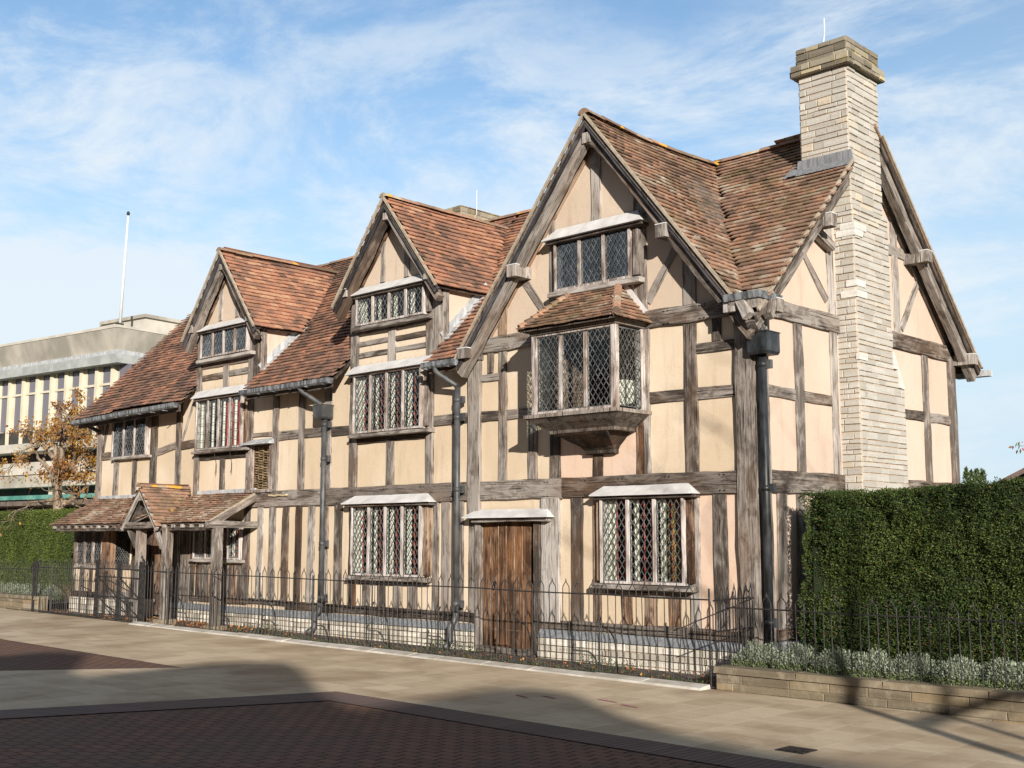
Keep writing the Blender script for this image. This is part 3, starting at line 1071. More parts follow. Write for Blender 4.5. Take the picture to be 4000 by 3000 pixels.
def inpoly(x, y, P):
    c = False
    j = len(P) - 1
    for i in range(len(P)):
        if (P[i][1] > y) != (P[j][1] > y) and x < (P[j][0] - P[i][0]) * (y - P[i][1]) / (P[j][1] - P[i][1]) + P[i][0]:
            c = not c
        j = i
    return c


def slope(org, along, up, poly, parent, mat, course=0.10, tw=0.155, deck=M['oak_dark'], bias=0.0, name='roof', thick=0.05, tiles=True, dname='roof_boarding', keep=None, sag=0.0):
    """org: 3D of (0,0); along: horizontal unit; up: upslope unit; poly in (s,t)"""
    org = Vector(org)
    a = Vector(along).normalized()
    u = Vector(up).normalized()
    n = a.cross(u)
    if n.z < 0:
        n = -n
    d = MB()
    top = [org + a * s + u * t - n * min(.03, thick * .5) for s, t in poly]
    bot = [p - n * thick * .6 for p in top]
    d.poly(top)
    d.poly(bot[::-1])
    k = len(poly)
    for i in range(k):
        d.quad(bot[i], bot[(i + 1) % k], top[(i + 1) % k], top[i])
    s0 = min(p[0] for p in poly)
    s1 = max(p[0] for p in poly)
    t0 = min(p[1] for p in poly)
    t1 = max(p[1] for p in poly)
    b = MB()
    rowi = 0
    t = t0 - 0.02
    while t < t1:
        s = s0 - tw * (0.5 if rowi % 2 else 0.0) - 0.02
        rowj = random.uniform(-.004, .004)
        while s < s1 + tw:
            cs, ct = s + tw / 2, t + course * 0.5
            ok = inpoly(cs, min(max(ct, t0 + 0.002), t1 - .002), poly)
            if ok and keep is not None:
                ok = keep(cs, ct)
            if ok:
                wv = noise.noise((cs * 0.7 + org.x, ct * 0.7, org.y + 3)) * 0.034
                if sag:
                    wv -= sag * math.sin(math.pi * min(1, max(0, (cs + .3) / 3.1))) * (0.35 + .65 * min(1, max(0, ct / 3.9))) * (1 if ct > .2 else .3)
                h0 = 0.040 + wv + random.uniform(-0.004, 0.006)
                h1 = 0.010 + wv
                tt0 = t + rowj + random.uniform(-.006, .006)
                tt1 = t + course + 0.02
                g = 0.002
                hl = random.uniform(-.004, .004)
                P = [org + a * (s + g) + u * tt0 + n * (h0 - .016 + hl), org + a * (s + tw - g) + u * tt0 + n * (h0 - .016 - hl),
                     org + a * (s + tw - g) + u * tt1 + n * (h1 - .010), org + a * (s + g) + u * tt1 + n * (h1 - .010),
                     org + a * (s + g) + u * tt0 + n * (h0 + hl), org + a * (s + tw - g) + u * tt0 + n * (h0 - hl),
                     org + a * (s + tw - g) + u * tt1 + n * h1, org + a * (s + g) + u * tt1 + n * h1]
                c = min(1, max(0, random.betavariate(2.2, 2.0) + bias + 0.35 * noise.noise((cs * 1.4, ct * 1.4, org.z))))
                b.hexa(P, c, skip=(0, 4))
            s += tw
        t += course
        rowi += 1
    d.build(dname, deck, parent)
    return b.build(name, mat, parent)


up_m = Vector((0, 1, SL)).normalized()
lm = math.hypot(3.15, 3.15 * SL)
k_m = lm / 3.15                     # slope length per metre of y
org_m = (0, -0.35, EZ)


def tm(y):
    return (y + 0.35) * k_m


# main roof, left of dormer 1 / between dormers / right of dormer 2 / right triangle
yv1 = (D1A - D1S * 1.02 - EZ) / SL - .35
yv2 = (D2A - D2S * 1.06 - EZ) / SL - .35
YA1 = (D1A - EZ) / SL - .35
YA2 = (D2A - EZ) / SL - .35
slope(org_m, (1, 0, 0), up_m, [(-15.98, -.12), (-11.96, -.04), (-11.96, tm(yv1)), (D1X, tm(YA1)), (D1X, lm), (-15.98, lm)], H, M['tile'], name='main_roof', bias=-0.22)
slope(org_m, (1, 0, 0), up_m, [(-9.90, 0), (-7.39, 0), (-7.39, tm(yv2)), (D2X, tm(YA2)), (D2X, lm), (D1X, lm), (D1X, tm(YA1)), (-9.90, tm(yv1))], H, M['tile'], name='main_roof', bias=-0.16)
yg = 2.775
slope(org_m, (1, 0, 0), up_m, [(-5.24, 0), (GX - 2.40, 0), (GX, tm(yg)), (GX, lm), (D2X, lm), (D2X, tm(YA2)), (-5.24, tm(yv2))], H, M['tile'], name='main_roof', bias=0.0)
slope(org_m, (1, 0, 0), up_m, [(GX, lm), (GX, tm(yg)), (0.10, tm(-0.28)), (0.30, tm(-0.12)), (0.30, tm(2.10)), (-0.42, tm(2.10)), (-0.42, lm)], H, M['tile_moss'], name='main_roof', bias=0.06,
      keep=lambda s, t: not (s > -0.46 and (t / k_m - .35) > 2.02))
b = MB()
b.hexa([(-15.95, 5.95, EZ - .05), (.30, 5.95, EZ - .05), (.30, RY, RZ - .05), (-15.95, RY, RZ - .05), (-15.95, 5.95, EZ), (.30, 5.95, EZ), (.30, RY, RZ), (-15.95, RY, RZ)])
b.build('rear_roof', M['tile_moss'], H)
slope((0.0, 5.95, EZ + .01), (-1, 0, 0), Vector((0, -1, SL)), [(-0.30, 0), (1.2, 0), (1.2, lm), (0.46, lm), (0.46, lm - .22), (-0.30, lm - .22)], H, M['tile_moss'], name='rear_roof_tiles', dname='rear_boarding')
# big gable slopes
ug = Vector((0, 0, 0))
hw = 2.42
for sg in (-1, 1):
    L = math.hypot(hw, hw * GS)
    up = Vector((-sg, 0, GS)).normalized()
    og = (GX + sg * hw, 0, GA - GS * hw)
    yb = (GA - GS * hw - EZ) / SL - .35
    slope(og, (0, 1, 0), up, [(-0.30, 0), (max(yb, -0.28), 0), (yg, L), (-0.30, L)], H, M['tile_moss'] if sg > 0 else M['tile'], sag=.055, name='gable_roof', bias=-0.02 if sg > 0 else -.05)
for X0, A, s, hw_, nm, bi in ((D1X, D1A, D1S, 1.15, 'dormer_roof', 0.14), (D2X, D2A, D2S, 1.20, 'dormer_roof', 0.08)):
    for sg in (-1, 1):
        L = math.hypot(hw_, hw_ * s)
        up = Vector((-sg, 0, s)).normalized()
        og = (X0 + sg * hw_, 0, A - s * hw_)
        yb = (A - s * hw_ - EZ) / SL - .35
        slope(og, (0, 1, 0), up, [(-0.28, 0), (yb, 0), ((A - EZ) / SL - .35, L), (-0.28, L)], H, M['tile'], name=nm, bias=bi)


def ridge(p, q, r=0.085, parent=H, mat=None, name='ridge_tiles', bias=0.1, sag=0.0):
    p = Vector(p)
    q = Vector(q)
    n = max(1, int((q - p).length / 0.32))
    t = (q - p) / n
    tn = t.normalized()
    side = tn.cross(Vector((0, 0, 1))).normalized()
    b = MB()
    for i in range(n):
        a0 = p + t * i - Vector((0, 0, sag * math.sin(math.pi * i / n)))
        a1 = p + t * (i + 1) + tn * 0.02 - Vector((0, 0, sag * math.sin(math.pi * (i + 1) / n)))
        rr = r * random.uniform(0.96, 1.06)
        dz = random.uniform(-.006, .008)
        col = min(1, max(0, random.random() * .8 + bias))
        base = len(b.v)
        K = 6
        for ps, r_ in ((a0, rr * 1.04), (a1, rr * 0.96)):
            for k in range(K + 1):
                g = math.pi * (0.05 + 0.9 * k / K)
                b.v.append(tuple(ps + side * math.cos(g) * r_ + Vector((0, 0, 1)) * (math.sin(g) * r_ * 0.9 + dz - 0.03)))
                b.c.append(col)
        for k in range(K):
            b.f.append((base + k, base + k + 1, base + K + 2 + k, base + K + 1 + k))
        b.f.append(tuple(base + k for k in range(K + 1)))
    return b.build(name, M['tile_ridge'], parent)


ridge((-15.98, RY, RZ + .03), (-8.3, RY, RZ + .03), sag=.04)
ridge((-7.6, RY, RZ + .03), (-0.50, RY, RZ + .03), sag=.03)
ridge((GX, -0.32, GA + .03), (GX, 2.8, GA + .03), 0.095, sag=.065)
ridge((D1X, -0.30, D1A + .03), (D1X, YA1, D1A + .03))
ridge((D2X, -0.30, D2A + .03), (D2X, YA2, D2A + .03))


# barge boards, verge mortar, purlin ends
def verge(X0, A, s, hw_, y, sg, wr=0.13):
    def P(d, off, yy):
        return Vector((X0 + sg * d, yy, A - s * d - off))
    nd = Vector((sg * s, 0, 1)).normalized()
    a, q = P(hw_ + .02, 0.0, y), P(0, 0.0, y)
    m = MB()
    m.bar(a + nd * .012 + Vector((0, -.012, 0)), q + nd * .012 + Vector((0, -.012, 0)), 0.035, 0.03, (0, 1, 0))
    m.build('verge_mortar', M['verge_mortar'], H)
    timber('barge_board', P(hw_ + .01, 0.085, y + .02), P(0.0, 0.085, y + .02), 0.10, 0.03, M['slate_board'], H, proud=0.01, wob=.003)
    timber('barge_rafter', P(hw_ - .02, 0.20 + .02, y + .06), P(0.04, 0.20 + .02, y + .06), wr, 0.12, oak, H, proud=0.01, wob=.016)


for sg in (-1, 1):
    verge(GX, GA, GS, 2.42, -0.30, sg)
    verge(D1X, D1A, D1S, 1.15, -0.28, sg, .10)
    verge(D2X, D2A, D2S, 1.20, -0.28, sg, .10)


def block(name, x0, x1, y0, y1, z0, z1, mat, parent=None):
    b = MB()
    b.box(x0 - (x0 + x1) / 2, (x1 - x0) / 2, y0 - (y0 + y1) / 2, (y1 - y0) / 2, z0 - (z0 + z1) / 2, (z1 - z0) / 2)
    return b.build(name, mat, parent or H, world=Matrix.Translation(((x0 + x1) / 2, (y0 + y1) / 2, (z0 + z1) / 2)))


# purlin ends poking out under the verges
for (cx, cz, w, h, y) in [(GX, GA - .30, .13, .14, -.27), (GX - 1.30, GA - GS * 1.30 - .27, .17, .16, -.33), (GX + 1.22, GA - GS * 1.22 - .27, .15, .16, -.33), (-4.50, 4.22, .20, .14, -.34), (-0.08, 4.30, .16, .15, -.32),
                          (D1X, D1A - .28, .10, .11, -.25), (D1X - .93, 5.47, .16, .12, -.27), (D1X + .93, 5.47, .11, .13, -.27), (D2X, D2A - .28, .10, .11, -.25), (D2X - .98, 5.50, .16, .12, -.27), (D2X + .98, 5.50, .11, .13, -.27)]:
    block('purlin_end', cx - w / 2, cx + w / 2, y, 0.1, cz - h / 2, cz + h / 2, pale)
    if cz > 4.1 and w > .14:
        block('lead_cap', cx - w / 2 - .004, cx + w / 2 + .004, y - .004, y + .2, cz + h / 2, cz + h / 2 + .012, M['hood'])


# end gable verge (x = .30)
def everge(sg):
    def P(d, off, xx):
        return Vector((xx, RY + sg * d, RZ - SL * d - off))
    nd = Vector((0, sg * SL, 1)).normalized()
    e = 3.12
    s_ = .70 if sg < 0 else .15
    m = MB()
    m.bar(P(e, 0, .312) + nd * .012, P(s_, 0, .312) + nd * .012, 0.035, 0.03, (1, 0, 0))
    m.build('verge_mortar', M['verge_mortar'], H)
    timber('barge_board', P(e, 0.085, .28), P(s_, 0.085, .28), 0.085, 0.03, dark, H, nrm=(1, 0, 0), proud=.01, wob=.003)
    timber('barge_rafter', P(e - .05, 0.21, .24), P(s_, 0.21, .24), 0.14, 0.12, oak, H, nrm=(1, 0, 0), proud=.01)


everge(-1)
everge(1)
for (cy, cz, w, h) in [(0.08, 4.30, .15, .15), (1.42, 5.58, .15, .16), (4.18, 5.60, .16, .16), (5.62, 4.28, .16, .15)]:
    block('purlin_end', -0.1, 0.36, cy - w / 2, cy + w / 2, cz - h / 2, cz + h / 2, pale)
    block('lead_cap', 0.2, 0.365, cy - w / 2 - .004, cy + w / 2 + .004, cz + h / 2, cz + h / 2 + .012, M['hood'])
timber('purlin_brace', (0.10, 1.86, 5.35), (0.10, 1.45, 5.50), .12, .1, pale, H, nrm=(1, 0, 0))
# corner gutter trough and crossing rafter feet
timber('rafter_foot', (0.02, -0.30, 4.42), (0.20, -0.36, 4.14), 0.12, 0.1, pale, H, nrm=(0, -1, 0))
timber('rafter_foot', (0.30, 0.02, 4.42), (0.36, -0.16, 4.14), 0.12, 0.1, pale, H, nrm=(1, 0, 0))
b = MB()
b.hexa([(-0.12, -.36, 4.34), (0.34, -.36, 4.34), (0.34, 0.12, 4.34), (0.2, 0.12, 4.34), (-0.14, -.38, 4.42), (0.36, -.38, 4.42), (0.36, 0.14, 4.42), (0.2, 0.12, 4.42)])
b.build('corner_gutter', M['gutter'], H)
b = MB()
b.hexa([(-0.05, -.30, 4.24), (0.29, -.30, 4.24), (0.29, 0.06, 4.24), (-.05, .06, 4.24), (-0.08, -.34, 4.34), (0.32, -.34, 4.34), (0.32, 0.10, 4.34), (-.08, .1, 4.34)])
b.build('gutter_bracket', pale, H)

# dormer cheeks with lead soakers
for X, s_, za in ((-9.94, 1, 5.42), (-11.94, -1, 5.42), (-5.27, 1, 5.46), (-7.38, -1, 5.46)):
    yb = (za - EZ) / SL - .35
    b = MB()
    b.poly([(X, 0, zmain(0) - .1), (X, 0, za + .03), (X, yb + .1, za + .03)])
    b.build('dormer_cheek', M['plaster_end'] if s_ > 0 else M['plaster'], H)
    if s_ > 0:
        timber('cheek_post', (X, 0.05, zmain(0) - .05), (X, 0.05, za), 0.13, .06, oak, H, nrm=(s_, 0, 0), proud=.03)
        d = MB()
        nn = Vector((0, -SL, 1)).normalized()
        p0 = Vector((X + s_ * .02, 0.0, zmain(0) + .07))
        p1 = Vector((X + s_ * .02, yb - .05, zmain(yb - .05) + .07))
        d.bar(p0 + nn * .03, p1 + nn * .03, .02, .12, nn)
        d.bar(p0 + Vector((s_ * .05, 0, -.02)), p1 + Vector((s_ * .05, 0, -.02)), .10, .012, nn)
        d.build('lead_soaker', M['lead'], H)

# gutters
for x0, x1 in ((-16.02, -11.98), (-9.90, -7.42), (-5.24, -4.58)):
    b = MB()
    drop = -.11 if x0 < -15 else 0.0
    z = EZ - 0.02
    y = -0.36 if x0 > -15 else -.40
    prof = [(y + .02, z), (y - .10, z + .005), (y - .095, z - .06), (y - .07, z - .085), (y - .0, z - .085), (y + .02, z - .06)]
    n = max(2, int((x1 - x0) / .25))
    for i in range(n):
        xa, xb = x0 + (x1 - x0) * i / n, x0 + (x1 - x0) * (i + 1) / n
        sa, sb = [.008 * noise.noise((xx * .9, 5, 1)) + drop * (1 - .65 * (xx - x0) / (x1 - x0)) for xx in (xa, xb)]
        for k in range(1, 5):
            b.quad((xa, prof[k][0], prof[k][1] + sa), (xb, prof[k][0], prof[k][1] + sb), (xb, prof[k + 1][0], prof[k + 1][1] + sb), (xa, prof[k + 1][0], prof[k + 1][1] + sa))
    for xx, dd in ((x0, drop), (x1, drop * .35)):
        b.poly([(xx, p[0], p[1] + dd) for p in prof[1:]] + [(xx, y + .02, z + dd)])
    for i in range(int((x1 - x0) / .45) + 1):
        xx = x0 + .1 + i * .45
        b.box(xx - .008, xx + .008, y - .11, y + .02, z - .1 + drop * .6, z - .085 + drop * .6)
    b.build('gutter', M['gutter'], H)
    timber('fascia', (x0 + .06, -.33, 4.06 + drop), (x1 - .04, -.33, 4.06 + drop * .35), .14, .03, dark, H, proud=0.01, wob=.002)
b = MB()
b.box(-0.1, .42, 5.93, 6.07, EZ - .10, EZ - .01)
b.build('gutter', M['lead'], H)


def curve(pts, n=6):
    out = []
    P = [Vector(p) for p in pts]
    P = [P[0] * 2 - P[1]] + P + [P[-1] * 2 - P[-2]]
    for i in range(1, len(P) - 2):
        for k in range(n):
            t = k / n
            a, b_, c, d = P[i - 1], P[i], P[i + 1], P[i + 2]
            out.append(0.5 * ((2 * b_) + (c - a) * t + (2 * a - 5 * b_ + 4 * c - d) * t * t + (3 * b_ - a - 3 * c + d) * t ** 3))
    out.append(P[-2])
    return out


def downpipe(x, y, top, swan, zb, hopper=None, end=None, r=.045, straps=(), nrm='y', mat='pipe'):
    m = MB()
    if swan:
        m.tube(curve(swan), r * .85, 10)
    m.tube([(x, y, top), (x, y, zb)], r, 12)
    for z in straps:
        m.tube([(x, y, z - .03), (x, y, z + .03)], r * 1.18, 12)
    if end:
        m.tube(curve(end), r, 10)
    o = m.build('downpipe', M[mat], H, True)
    for z in straps:
        bk = MB()
        bk.box(x + .02, x + .10, y + .0, y + .06, z - .05, z + .05)
        bk.build('pipe_bracket', M['pipe'], o)
    if hopper:
        hx, hy, z0, z1, w, d = hopper
        hb = MB()
        hb.hexa([(hx - w * .4, hy - d * .42, z0), (hx + w * .4, hy - d * .42, z0), (hx + w * .4, hy + d * .5, z0), (hx - w * .4, hy + d * .5, z0),
                 (hx - w * .5, hy - d * .5, z0 + .03), (hx + w * .5, hy - d * .5, z0 + .03), (hx + w * .5, hy + d * .5, z0 + .03), (hx - w * .5, hy + d * .5, z0 + .03)])
        hb.box(hx - w * .5, hx + w * .5, hy - d * .5, hy + d * .5, z0 + .03, z1)
        hb.box(hx - w * .53, hx + w * .53, hy - d * .53, hy + d * .53, z1, z1 + .012)
        hb.build('hopper', M[mat], o)
    return o


downpipe(-7.90, -.13, 3.56, [(-8.28, -.38, 4.10), (-8.22, -.36, 4.0), (-8.05, -.22, 3.85), (-7.93, -.14, 3.74), (-7.92, -.14, 3.66)], 0.60,
         (-7.93, -.14, 3.54, 3.76, .25, .22), [(-7.90, -.13, .62), (-7.91, -.15, .5), (-7.97, -.20, .42), (-7.97, -.20, .25), (-8.02, -.30, .15)], straps=(3.45, 2.9, 1.55, .70))
downpipe(-4.80, -.13, 3.78, [(-4.98, -.40, 4.08), (-4.98, -.38, 4.0), (-4.90, -.26, 3.90), (-4.80, -.14, 3.80)], 0.58, None,
         [(-4.80, -.13, .6), (-4.80, -.16, .5), (-4.83, -.22, .40), (-4.83, -.22, .22), (-4.86, -.30, .12)], straps=(3.6, 3.35, 2.32, .72))
downpipe(0.165, -.03, 3.86, [(0.10, -.16, 4.24), (0.13, -.12, 4.16), (0.165, -.04, 4.04), (0.165, -.03, 3.98)], 0.46, (0.18, -.02, 3.73, 3.98, .26, .28),
         None, r=.048, straps=(3.62, 2.20, .70), mat='pipe_dark')
b = MB()
b.tube(curve([(-15.85, -.40, 4.08), (-15.80, -.36, 4.0), (-15.62, -.16, 3.86), (-15.58, -.08, 3.8)]), .04, 10)
b.build('downpipe', M['pipe'], H, True)


# ------------------------------------------------------------------ windows
def clipline(x0, z0, dx, dz, a, c, b_, d):
    t0, t1 = -1e9, 1e9
    for p, q, lo, hi in ((x0, dx, a, b_), (z0, dz, c, d)):
        if abs(q) < 1e-9:
            if p < lo or p > hi:
                return None
            continue
        u, v = (lo - p) / q, (hi - p) / q
        if u > v:
            u, v = v, u
        t0, t1 = max(t0, u), min(t1, v)
    if t1 - t0 < 0.01:
        return None
    return (x0 + dx * t0, z0 + dz * t0), (x0 + dx * t1, z0 + dz * t1)


def lattice(f3, a, b_, c, d, up, parent, square=False, pw=0.085, ph=0.13, th=0.0075):
    """lead cames across one light; f3 maps (u,z)->3D, up = outward normal"""
    m = MB()

    def seg(p, q, w=th):
        m.bar(f3(*p), f3(*q), w, 0.006, up)
    if square:
        n = max(2, round((b_ - a) / 0.115))
        for i in range(1, n):
            u = a + (b_ - a) * i / n
            seg((u, c), (u, d))
        n = max(2, round((d - c) / 0.15))
        for i in range(1, n):
            z = c + (d - c) * i / n
            seg((a, z), (b_, z))
    else:
        k = int((b_ - a) / pw + (d - c) / ph) + 3
        for i in range(-k, k):
            for sg in (1, -1):
                r = clipline(a + i * pw, c, sg * pw, ph, a, c, b_, d)
                if r:
                    seg(*r)
    # casement edge
    for p, q in (((a, c), (b_, c)), ((a, d), (b_, d)), ((a, c), (a, d)), ((b_, c), (b_, d))):
        seg(p, q, 0.014)
    m.build('lead_lattice', M['leadcame'], parent)


def window(x0, x1, z0, z1, n, y=-0.10, sill=None, hood=None, square=False, drapes=True, glass='glass', red=True, gold=None, redcloth=False, jamb=None, post=0.03, frame='frame'):
    f = MB()
    yo, yi = y - 0.035, 0.05
    e = post
    f.box(x0 - e, x0, yo, yi, z0 - e, z1 + e)
    f.box(x1, x1 + e, yo, yi, z0 - e, z1 + e)
    f.box(x0, x1, yo, yi, z1, z1 + e)
    f.box(x0, x1, yo, yi, z0 - e, z0)
    mw = 0.045
    for i in range(1, n):
        xm = x0 + (x1 - x0) * i / n
        f.box(xm - mw / 2, xm + mw / 2, yo + .004, y + 0.03, z0, z1)
    # put the origin in the frame, so the grain runs up it
    cx, cz = (x0 + x1) / 2, (z0 + z1) / 2
    f.v = [(vx - cx, vy, vz - cz) for vx, vy, vz in f.v]
    o = f.build('window', M[frame], H, world=Matrix.Translation((cx, 0, cz)))
    lw = (x1 - x0) / n
    for i in range(n):
        a = x0 + lw * i + (mw / 2 if i else 0) + .004
        b_ = x0 + lw * (i + 1) - (mw / 2 if i < n - 1 else 0) - .004
        g = MB()
        tl = random.uniform(-.004, .004)
        g.quad((a, y + tl, z0), (b_, y - tl, z0), (b_, y - tl, z1), (a, y + tl, z1))
        g.build('pane', M[glass], o)
        lattice(lambda u, z: (u, y - .008, z), a, b_, z0 + .006, z1 - .006, (0, -1, 0), o, square)
        if drapes:  # cream strips stand in for sunlit window reveals as well as curtains
            cu = MB()
            k = 7
            wdt = lw * (0.42 if i == 0 else 0.26)
            for j in range(k):
                ua, ub = a + wdt * j / k, a + wdt * (j + 1) / k
                ya, yb = [y + 0.06 + .012 * math.sin(t * 2.3 + i) for t in (j, j + 1)]
                cu.quad((ua, ya, z0), (ub, yb, z0), (ub, yb, z1), (ua, ya, z1))
            cu.build('reveal_curtain', M['reveal_curtain'], o)
        if red:
            rb = MB()
            for fr in (.50, .80):
                xr = a + (b_ - a) * fr
                rb.tube([(xr + .003 * math.sin(q), y + .05 + .003 * math.cos(q), z0 + (z1 - z0) * q / 14) for q in range(15)], .0085, 5)
            rb.build('red_cord', M['redbar'], o)
    if gold:
        cu = MB()
        for j in range(10):
            ua, ub = [gold[0] + (gold[1] - gold[0]) * t / 10 for t in (j, j + 1)]
            ya, yb = [y + 0.09 + .02 * math.sin(t * 1.9) for t in (j, j + 1)]
            cu.quad((ua, ya, z0), (ub, yb, z0), (ub, yb, z1), (ua, ya, z1))
        cu.build('hanging', M['redcloth'] if redcloth else M['gold'], o)
    if sill:
        a, b_, z, t, yy = sill
        timber('sill', (a, 0, z - t / 2), (b_, 0, z - t / 2), t, -yy + .06, pale, o, proud=-yy, wob=.004)
    if hood:
        a, b_, zb, at, bt, zt = hood
        yh = -0.21
        h = MB()
        k = 8
        for j in range(k):
            r0, r1 = j / k, (j + 1) / k
            wv = [.006 * noise.noise((q * 5 + a, 3, 2)) for q in (r0, r1)]
            xa, xb = a + (b_ - a) * r0, a + (b_ - a) * r1
            ta, tb = at + (bt - at) * r0, at + (bt - at) * r1
            h.quad((xa, yh, zb + wv[0]), (xb, yh, zb + wv[1]), (tb, -.03, zt + wv[1]), (ta, -.03, zt + wv[0]))
            h.quad((xa, yh, zb - .014 + wv[0]), (xb, yh, zb - .014 + wv[1]), (xb, yh, zb + wv[1]), (xa, yh, zb + wv[0]))
            h.quad((xa, yh, zb - .014 + wv[0]), (xa, .0, zb - .014), (xb, .0, zb - .014), (xb, yh, zb - .014 + wv[1]))
        h.poly([(a, yh, zb - .014), (a, yh, zb), (at, -.03, zt), (at, 0, zt), (a, 0, zb - .014)])
        h.poly([(b_, yh, zb - .014), (b_, 0, zb - .014), (bt, 0, zt), (bt, -.03, zt), (b_, yh, zb)])
        h.build('window_hood', M['hood'], o)
        timber('hood_board', (a + .03, 0, zb - .04), (b_ - .03, 0, zb - .04), .035, .17, dark, o, proud=.16, wob=.002)
    return o


w = WINS
window(*w['W1'], y=-.06, sill=(-15.02, -13.50, 3.235, .045, -.11), red=False, drapes=False, glass='glass_blue')
window(*w['W2'], sill=(-11.86, -10.10, 3.21, .05, -.16), hood=(-11.86, -10.18, 4.19, -11.9, -10.2, 4.34), square=True, red=False, gold=(-10.95, -10.45), redcloth=True)
for xx in (-11.15, -10.65):
    m = MB()
    m.tube([(xx, -.11, 3.15), (xx, -.07, 2.98), (xx, -.07, 2.82), (xx - .02, -.07, 2.80), (xx - .01, -.07, 2.78)], .006, 5)
    m.build('casement_stay', M['iron'], H)
window(*w['W3'], y=-.12, sill=(-7.24, -5.40, 3.235, .05, -.18), hood=(-7.30, -5.32, 4.20, -7.28, -5.45, 4.34))
window(*w['D1'], sill=(-11.80, -10.02, 4.895, .06, -.16), hood=(-11.82, -10.08, 5.43, -11.72, -10.2, 5.56), red=False, drapes=False, glass='glass_blue')
window(*w['D2'], sill=(-7.24, -5.42, 4.94, .06, -.16), hood=(-7.30, -5.42, 5.46, -7.2, -5.55, 5.60), red=False)
window(*w['W4'], y=-.08, sill=(-3.04, -1.50, 4.90, .07, -.16), hood=(-3.10, -1.42, 5.62, -2.97, -1.60, 5.79), red=False, drapes=False, glass='glass_blue')
window(*w['W5'], sill=(-7.26, -5.44, 1.06, .06, -.17), hood=(-7.34, -5.32, 2.17, -7.18, -5.52, 2.30))
window(*w['W6'], sill=(-2.30, -0.78, 1.07, .06, -.17), hood=(-2.30, -0.72, 2.175, -2.18, -0.90, 2.30), gold=(-1.22, -0.92))
window(*w['W9'], y=-.05, sill=(-11.9, -10.20, 1.255, .05, -.12), drapes=True)
# wide jambs beside the projecting windows
for x, z0, z1, m in ((-10.24, 3.25, 4.12, brown), (-5.53, 3.28, 4.15, pale), (-5.50, 1.10, 2.10, brown), (-0.86, 1.11, 2.12, brown), (-2.24, 1.11, 2.12, brown), (-1.60, 4.94, 5.56, oak), (-5.50, 4.99, 5.42, pale)):
    timber('jamb', (x, 0, z0), (x, 0, z1), .09, .14, m, H, proud=.09, wob=.003)


